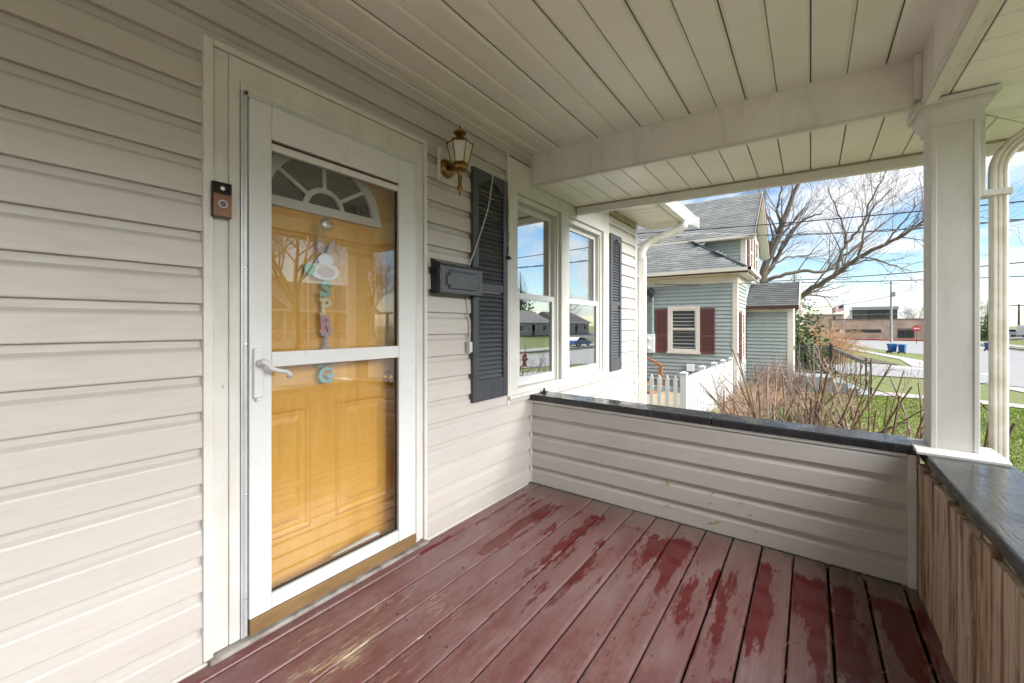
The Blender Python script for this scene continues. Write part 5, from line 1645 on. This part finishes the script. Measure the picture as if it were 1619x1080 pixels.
# ================================================================== BRICK BUILDING, FLAG, POLES
bb = thing('brick_building', 'long low brown brick building with ribbon window and dark glass clerestory', 'building', (128, -18, -2))
BX = 125
zb_ = -2.1
def by(p): return at(p, 515, BX).y
def bz(py_, p=1380): return at(p, py_, BX).z
ytopL, yR = by(1315), by(1503)
mb = MB(); mb.box(BX, BX + 20, yR, ytopL, zb_ - .5, bz(505)); mb.build('wall', 'brick', bb)
mb = MB(); mb.box(BX - .15, BX + 20, yR - .1, ytopL + .1, bz(505) + .002, bz(504)); mb.build('parapet', 'brown_roof', bb)
mb = MB(); mb.box(BX - .02, BX + .3, by(1393), by(1316), bz(526), bz(521)); wr = mb.build('ribbon_window', 'gasket', bb)
for k in range(8):
    a = 1316.5 + k * 9.6
    mb = MB(); mb.box(BX - .06, BX - .021, by(a + 8.8), by(a), bz(525.4), bz(521.6)); mb.build('pane', 'dark_glass', wr)
mb = MB(); mb.box(BX - .02, BX + .3, by(1446), by(1419), bz(534), bz(519)); wr = mb.build('entrance', 'brown_roof', bb)
for k in range(2):
    mb = MB(); mb.box(BX - .06, BX - .021, by(1431.5 + k * 13.5), by(1420 + k * 13), bz(533), bz(522)); mb.build('pane', 'dark_glass', wr)
CXX = 131
def cy(p): return at(p, 515, CXX).y
def cz(q): return at(1385, q, CXX).z
mb = MB(); mb.box(CXX, CXX + 9, cy(1419), cy(1348), cz(505), cz(490)); o = mb.build('clerestory', 'gasket', bb)
for k in range(6):
    a = 1349 + k * 11.6
    mb = MB(); mb.box(CXX - .05, CXX - .002, cy(a + 11), cy(a), cz(504), cz(490.5)); mb.build('pane', 'dark_glass', o)
mb = MB(); mb.box(CXX - .6, CXX + 9.5, cy(1420.5), cy(1346.5), cz(490) + .003, cz(485)); mb.build('clerestory_roof', 'car_grey', bb)
mb = MB(); mb.box(CXX - .1, CXX - .052, cy(1419), cy(1348), cz(497.3), cz(496.5)); mb.build('transom', 'car_grey', o)
mb = MB(); mb.prism([(cy(1347.5) , cz(505)), (cy(1347.5) + 1.1, cz(505)), (cy(1347.5), cz(489))], 'x', CXX, CXX + .6); mb.build('side_buttress', 'cream_trim', bb)
b2 = thing('low_brick_building', 'distant low reddish brick building behind the flagpole', 'building', (150, 0, -2))
mb = MB(); mb.box(150, 160, at(1334, 515, 150).y, at(1272, 515, 150).y, -2.5, at(1300, 498, 150).z); mb.build('wall', 'brick', b2)
mb = MB(); mb.box(149.8, 160, at(1334, 515, 150).y, at(1272, 515, 150).y + .2, at(1300, 498, 150).z + .01, at(1300, 497, 150).z); mb.build('parapet', 'concrete', b2)
for p in (1292, 1318):
    mb = MB(); mb.box(149.9, 150 - .001, at(p + 3, 515, 150).y, at(p, 515, 150).y, -1, at(1300, 500, 150).z); mb.build('window', 'dark_glass', b2)
fx = 121
fl = thing('flagpole', 'flagpole with striped flag blowing left above the brick building', 'flagpole', (fx, at(1334, 515, fx).y, -2))
fy = at(1334, 515, fx).y
mb = MB(); mb.tube([(fx, fy, -2.2), (fx, fy, at(1334, 473, fx).z)], [.07, .04], 8); mb.ball((fx, fy, at(1334, 472, fx).z), .1, 8, 5); mb.build('pole', 'pole_grey', fl)
mb = MB(); nu, nv = 26, 13
ftop, fbot = at(1334, 480.5, fx).z, at(1334, 490, fx).z
W = at(1316, 515, fx).y - fy
vs = []
for j in range(nv + 1):
    for i in range(nu + 1):
        t = i / nu
        vs.append((fx + math.sin(t * 7) * .18 * t, fy + .05 + W * t, ftop + (fbot - ftop) * j / nv - .95 * t - .12 * math.sin(t * 6)))
for j in range(nv):
    for i in range(nu):
        mi = 2 if (i < nu * .4 and j < 7) else (0 if j % 2 == 0 else 1)
        mb.f.append((j * (nu + 1) + i, j * (nu + 1) + i + 1, (j + 1) * (nu + 1) + i + 1, (j + 1) * (nu + 1) + i)); mb.mi.append(mi)
mb.v = vs
mb.build('flag', ['flag_red', 'flag_white', 'flag_blue'], fl, fix=False, smooth=True)
up1 = thing('utility_pole', 'wooden utility pole in front of the brick building', 'pole', (112, at(1409, 515, 112).y, -2.1))
py_ = at(1409, 515, 112).y
mb = MB(); mb.tube([(112, py_, -2.2), (112, py_, at(1409, 444, 112).z)], [.22, .15], 8); mb.build('shaft', 'pole_grey', up1)
mb = MB(); mb.lathe([(.0, 0), (.28, 0), (.28, .9), (.05, 1.0)], (111.8, py_ - .45, at(1409, 469, 112).z), 10); mb.build('transformer', 'pole_grey', up1)
mb = MB(); mb.tube([(112, py_ - 1.1, at(1409, 448, 112).z), (112, py_ + 1.1, at(1409, 448, 112).z)], .06, 6); mb.build('crossarm', 'pole_grey', up1)
up2 = thing('utility_pole', 'utility pole with crossarm above the white van', 'pole', (128, at(1611, 515, 128).y, -1.5))
py2 = at(1611, 515, 128).y
mb = MB(); mb.tube([(128, py2, -1.6), (128, py2, at(1611, 481, 128).z)], [.2, .14], 8); mb.build('shaft', 'bark', up2)
mb = MB(); mb.tube([(128, py2 - 1.2, at(1611, 483, 128).z), (128, py2 + 1.2, at(1611, 483, 128).z)], .09, 6); mb.build('crossarm', 'bark', up2)
def wire(name, lab, a, b, r, sag, m='wire', twist=0):
    o_ = MB(); a, b = Vector(a), Vector(b); n = 28
    for s_ in range(2 if twist else 1):
        pts = []
        for i in range(n + 1):
            t = i / n; p = a.lerp(b, t); p.z -= sag * 4 * t * (1 - t)
            if twist: p += Vector((0, math.cos(t * 44 + s_ * 3.14) * twist * .4, math.sin(t * 44 + s_ * 3.14) * twist))
            pts.append(p)
        o_.tube(pts, r, 5)
    tag(o_.build(name, m, fix=False), lab, 'wire', 'overhead wires')
wire('overhead_wire', 'upper black service wire crossing in front of the sage house roof', at(960, 372, 9.2), at(1760, 304, 8.2), .009, .05)
wire('overhead_wire', 'twisted service wire running to the sage house gable', at(1183, 372, 14.4), at(1760, 333, 11), .012, .10, 'wire_grey', .02)
wire('overhead_wire', 'twisted slack wire across the sage house roof to our corner', at(1183, 372, 14.4), at(985, 385, 9.5), .012, -.12, 'wire_grey', .02)
wire('overhead_wire', 'slack service wire from the meter mast across the frieze', at(1034, 449, 12.7), at(1215, 446, 13.4), .010, .05, 'wire')
wire('overhead_wire', 'upper of the two thin low wires over the side street', at(1180, 446, 45), at(1800, 395, 40), .035, .3)
wire('overhead_wire', 'lower of the two thin low wires over the side street', at(1180, 447, 45), at(1800, 428, 40), .030, .2)
wire('overhead_wire', 'faint far wire above the flag', at(1270, 487, 115), at(1409, 468, 112), .05, .5, 'wire_grey')

# ================================================================== STREET THINGS
def bin_(name, lab, x, y, rz, grp):
    root = thing(name, lab, 'bin', (0, 0, 0), grp)
    mb = MB(); vs = [(-.25, -.28, .12), (.25, -.28, .12), (.25, .28, .12), (-.25, .28, .12), (-.30, -.36, 1.0), (.30, -.36, 1.0), (.30, .36, 1.0), (-.30, .36, 1.0)]
    mb.add(vs, [(0, 3, 2, 1), (0, 1, 5, 4), (1, 2, 6, 5), (2, 3, 7, 6), (3, 0, 4, 7), (4, 5, 6, 7)]); mb.build('body', 'blue_bin', root, bevel=.03)
    mb = MB(); mb.prism([(-.40, 1.0), (.40, 1.0), (.38, 1.06), (0, 1.11), (-.42, 1.07)], 'x', -.32, .32); mb.build('lid', 'blue_bin', root, bevel=.015)
    for s_ in (-.27, .27):
        mb = MB(); mb.lathe([(.02, -.04), (.13, -.035), (.13, .035), (.02, .04)], (s_, .30, .13), 12, 'x'); mb.build('wheel', 'tyre', root)
    mb = MB(); mb.tube([(-.28, .40, .98), (-.28, .46, 1.0), (.28, .46, 1.0), (.28, .40, .98)], .018, 6); mb.build('handle', 'blue_bin', root)
    root.location = (x, y, G(x, y) + .04); root.rotation_euler = (0, 0, rz)
bin_('wheelie_bin', 'left blue wheelie bin of the pair on the street', 66.0, -9.6, .4, 'blue bins on the street')
bin_('wheelie_bin', 'right blue wheelie bin of the pair on the street', 65.4, -10.4, 1.2, 'blue bins on the street')
bin_('wheelie_bin', 'blue wheelie bin seen between corner post and downspout', 80, -20.6, 1.0, 'blue bins on the street')
sg = thing('no_entry_sign', 'round red sign with white bar on a post before the brick building', 'sign', (100, at(1449, 515, 100).y, -2.1))
sy_, sz_ = at(1449, 515, 100).y, at(1449, 519.3, 100).z
mb = MB(); mb.lathe([(.0, -.02), (.56, -.02), (.56, .0)], (100, sy_, sz_), 24, 'x'); mb.build('disc', 'red_paint', sg)
mb = MB(); mb.box(99.97, 99.979, sy_ - .38, sy_ + .38, sz_ - .09, sz_ + .09); mb.build('bar', 'flag_white', sg)
mb = MB(); mb.tube([(100.06, sy_, -2.2), (100.06, sy_, sz_ + .6)], .04, 6); mb.build('post', 'bark', sg)
sn = thing('street_sign', 'pair of small white street signs on a thin post by the curve', 'sign', (95, at(1331, 515, 95).y, -1.9))
for p in (1329.5, 1333):
    c = at(p, 524.5, 95); mb = MB(); mb.box(94.98, 95, c.y - .12, c.y + .12, c.z - .35, c.z + .35); mb.build('plate', 'flag_white', sn)
mb = MB(); mb.tube([at(1331, 528, 95.05), at(1331, 541, 95.05)], .04, 5); mb.build('post', 'pole_grey', sn)
def hydrant(lab, x, y, s=1.0):
    root = thing('fire_hydrant', lab, 'hydrant', (x, y, G(x, y)))
    z = G(x, y); mb = MB(); mb.lathe([(.17 * s, 0), (.17 * s, .05 * s), (.11 * s, .06 * s), (.11 * s, .52 * s), (.15 * s, .54 * s), (.15 * s, .58 * s), (.13 * s, .66 * s), (.07 * s, .74 * s), (.03 * s, .76 * s), (.03 * s, .80 * s)], (x, y, z), 14); mb.build('barrel', 'hydrant_red', root, smooth=False)
    for a in (0, 1.571, 3.1416):
        d = Vector((math.cos(a), math.sin(a), 0)); c = Vector((x, y, z + .42 * s)); mb = MB(); mb.tube([c + d * .09 * s, c + d * .20 * s], .06 * s, 10); mb.build('nozzle', 'hydrant_red', root)
hydrant('red fire hydrant on the verge near the brick building', 123.9, at(1442, 535, 124).y)
hydrant('red fire hydrant mirrored in the near window', 22.2, -12.9, 1.15)

def car(name, lab, x, y, rz, paint, kind='sedan', cat='car'):
    root = thing(name, lab, cat, (0, 0, 0))
    if kind == 'van':
        low = [(-2.75, .35), (2.75, .35), (2.80, .75), (2.70, 1.05), (1.95, 1.20), (1.15, 2.10), (.9, 2.18), (-2.70, 2.20), (-2.78, 1.9)]
        win = [(1.80, 1.22), (1.12, 2.0), (.55, 2.02), (.55, 1.25)]; hw, wb, wr = .98, (1.85, -1.75), .36
    elif kind == 'suv':
        low = [(-2.2, .35), (2.2, .35), (2.25, .75), (2.05, .98), (1.05, 1.08), (.35, 1.62), (-1.9, 1.66), (-2.2, 1.05)]
        win = [(.92, 1.08), (.30, 1.55), (-1.80, 1.58), (-1.95, 1.08)]; hw, wb, wr = .9, (1.35, -1.35), .36
    else:
        low = [(-2.25, .32), (2.25, .32), (2.30, .62), (2.10, .82), (1.05, .95), (.30, 1.40), (-.95, 1.42), (-1.65, .98), (-2.2, .92)]
        win = [(.92, .95), (.26, 1.34), (-.90, 1.36), (-1.45, .98)]; hw, wb, wr = .88, (1.4, -1.4), .32
    mb = MB(); mb.prism(low, 'y', -hw, hw); mb.build('body', paint, root, bevel=.07, seg=3, smooth=False)
    for s_ in (-1, 1):
        mb = MB(); mb.prism(win, 'y', s_ * (hw + .002), s_ * (hw + .012)); mb.build('side_window', 'dark_glass', root)
        for w in wb:
            mb = MB(); mb.lathe([(.05, -.10), (wr, -.10), (wr, .10), (.05, .10)], (w, s_ * (hw - .08), wr), 18, 'y'); wh = mb.build('wheel', 'tyre', root)
            mb = MB(); mb.lathe([(.0, s_ * .112), (wr * .6, s_ * .112), (wr * .62, s_ * .10)], (w, s_ * (hw - .08), wr), 14, 'y'); mb.build('rim', 'silver', wh)
        mb = MB(); mb.box(low[2][0] - .12, low[2][0] - .005, s_ * (hw - .32) - .14, s_ * (hw - .32) + .14, low[2][1] - .02, low[2][1] + .12); mb.build('headlight', 'silver', root, bevel=.02)
    a, b = (low[4], low[5])
    mb = MB(); nx_, nz_ = (a[1] - b[1]), (b[0] - a[0]); ln = math.hypot(nx_, nz_); nx_, nz_ = -nx_ / ln * .012, -nz_ / ln * .012
    if nx_ < 0: nx_, nz_ = -nx_, -nz_
    nz_ = abs(nz_)
    mb.add([(a[0] - .05 + nx_, -hw + .12, a[1] + .03 + nz_), (a[0] - .05 + nx_, hw - .12, a[1] + .03 + nz_), (b[0] + .04 + nx_, hw - .16, b[1] - .04 + nz_), (b[0] + .04 + nx_, -hw + .16, b[1] - .04 + nz_)], [(0, 1, 2, 3)])
    mb.build('windscreen', 'dark_glass', root)
    root.location = (x, y, G(x, y) + .05); root.rotation_euler = (0, 0, rz)
    return root
vp = at(1627, 515, 118)
car('white_van', 'white delivery van parked beyond the far lawn', 118, -36.0, R(-75), 'car_white', 'van', 'van')
car('parked_car', 'silver car parked between post and downspout in the distance', 128, -34.6, R(-70), 'car_grey', 'suv')
car('parked_car', 'dark car parked left of the white van', 126, -38.2, R(-75), 'car_dark', 'suv')
car('parked_car', 'blue car mirrored in the right hand window', 59, -27.3, R(8), 'car_blue', 'sedan')

# ================================================================== ACROSS THE STREET (seen mirrored in the glass)
def ranch(name, lab, x0, x1, y0, depth, wallm, roofm, porch=None, hgt=2.6, ridge=2.3):
    root = thing(name, lab, 'house', ((x0 + x1) / 2, y0, G((x0 + x1) / 2, y0)))
    z = G((x0 + x1) / 2, y0) - .1
    MB().box(x0, x1, y0 - depth, y0, z - .5, z + hgt).build('wall', wallm, root)
    mb = MB(); mb.prism([(y0 + .6, z + hgt - .05), (y0 - depth / 2, z + hgt + ridge), (y0 - depth - .6, z + hgt - .05)], 'x', x0 - .5, x1 + .5); mb.build('roof', roofm, root)
    MB().box(x0 - .5, x1 + .5, y0 + .60, y0 + .66, z + hgt - .15, z + hgt + .05).build('gutter', 'white_house', root)
    n = max(2, int((x1 - x0) / 4))
    for i in range(n):
        cx = x0 + (i + .5) * (x1 - x0) / n
        mb = MB(); mb.box(cx - .75, cx + .75, y0, y0 + .05, z + .9, z + 2.1); w = mb.build('window', 'white_house', root)
        mb = MB(); mb.box(cx - .66, cx - .03, y0 + .051, y0 + .06, z + .98, z + 2.02); mb.box(cx + .03, cx + .66, y0 + .051, y0 + .06, z + .98, z + 2.02); mb.build('pane', 'dark_glass', w)
    mb = MB(); mb.box((x0 + x1) / 2 - .5, (x0 + x1) / 2 + .5, y0, y0 + .06, z + .1, z + 2.15); mb.build('door', 'maroon', root)
    return root, z
ranch('stone_ranch_house', 'pale stone ranch house mirrored in the left window', 60, 72, -40, 9, 'stone_far', 'roof_house')
ranch('grey_ranch_house', 'grey ranch house mirrored in the right hand window', 77, 90, -40, 9, 'stone_far', 'brown_roof')
rt, z = ranch('white_porch_house', 'house with white railed porch mirrored in the storm door', 12, 27, -34.5, 9, 'stone_far', 'brown_roof', hgt=2.9, ridge=3.0)
MB().box(12.5, 26.5, -34.4, -31.6, z - .3, z + .35).build('porch_floor', 'white_house', rt)
MB().box(12.3, 26.7, -34.4, -31.3, z + 2.75, z + 2.95).build('porch_roof', 'white_house', rt)
for k in range(8):
    x = 12.7 + 1.957 * k
    MB().box(x - .09, x + .09, -31.79, -31.61, z + .35, z + 2.75).build('porch_post', 'white_house', rt)
    if k < 7:
        mb = MB(); mb.box(x + .09, x + 1.867, -31.73, -31.67, z + 1.15, z + 1.24); mb.box(x + .09, x + 1.867, -31.73, -31.67, z + .45, z + .52)
        for j in range(2):
            a0, a1 = x + .1 + j * .88, x + .98 + j * .88
            mb.tube([(a0, -31.70, z + .52), (a1, -31.70, z + 1.15)], .03, 4); mb.tube([(a1, -31.70, z + .52), (a0, -31.70, z + 1.15)], .03, 4)
        mb.build('porch_rail', 'white_house', rt)
mb = MB(); mb.sweep_rect([(12.2, -31.25, z + 2.9), (14.6, -31.25, z + 4.8), (17.0, -31.25, z + 2.9)], .12, .26, (0, 1, 0)); mb.build('gable_trim', 'white_house', rt)
mb = MB(); mb.prism([(12.4, z + 2.96), (14.6, z + 4.7), (16.8, z + 2.96)], 'y', -34, -31.3); mb.build('porch_gable', 'brown_roof', rt)
bare_tree('bare_tree', 'spreading bare tree mirrored at the upper left of the storm door', 15.0, -27.0, 14, .30, 71, 'bark', 4)
bare_tree('bare_tree', 'bare tree mirrored behind the white porch house', 20.5, -44, 14, .3, 72, 'bark', 4)
bare_tree('bare_tree', 'bare tree mirrored at the right edge of the storm door', 31, -40, 13, .28, 73, 'bark', 4)
bare_tree('bare_tree', 'bare tree mirrored in the right hand window', 97, -52, 14, .3, 74, 'bark', 4)
conifer('spruce_tree', 'tall dark spruce mirrored in the left window', 79.5, -52, 14.5, 4.4, 75, 'needle_dark')
conifer('spruce_tree', 'smaller dark spruce mirrored beside the tall one', 104, -54, 10.5, 3.6, 76, 'needle_dark')
for k, (x, y, s, rz) in enumerate(((44, -58, 1.0, .3), (120, -62, 1.0, 2.0))):
    c = copy_tree(farp); c.location = (x, y, G(x, y)); c.rotation_euler = (0, 0, rz); c.scale = (s, s, s); c['label'] = ('grey bare tree mirrored behind the pale stone ranch house', 'grey bare tree mirrored behind the grey ranch house')[k]
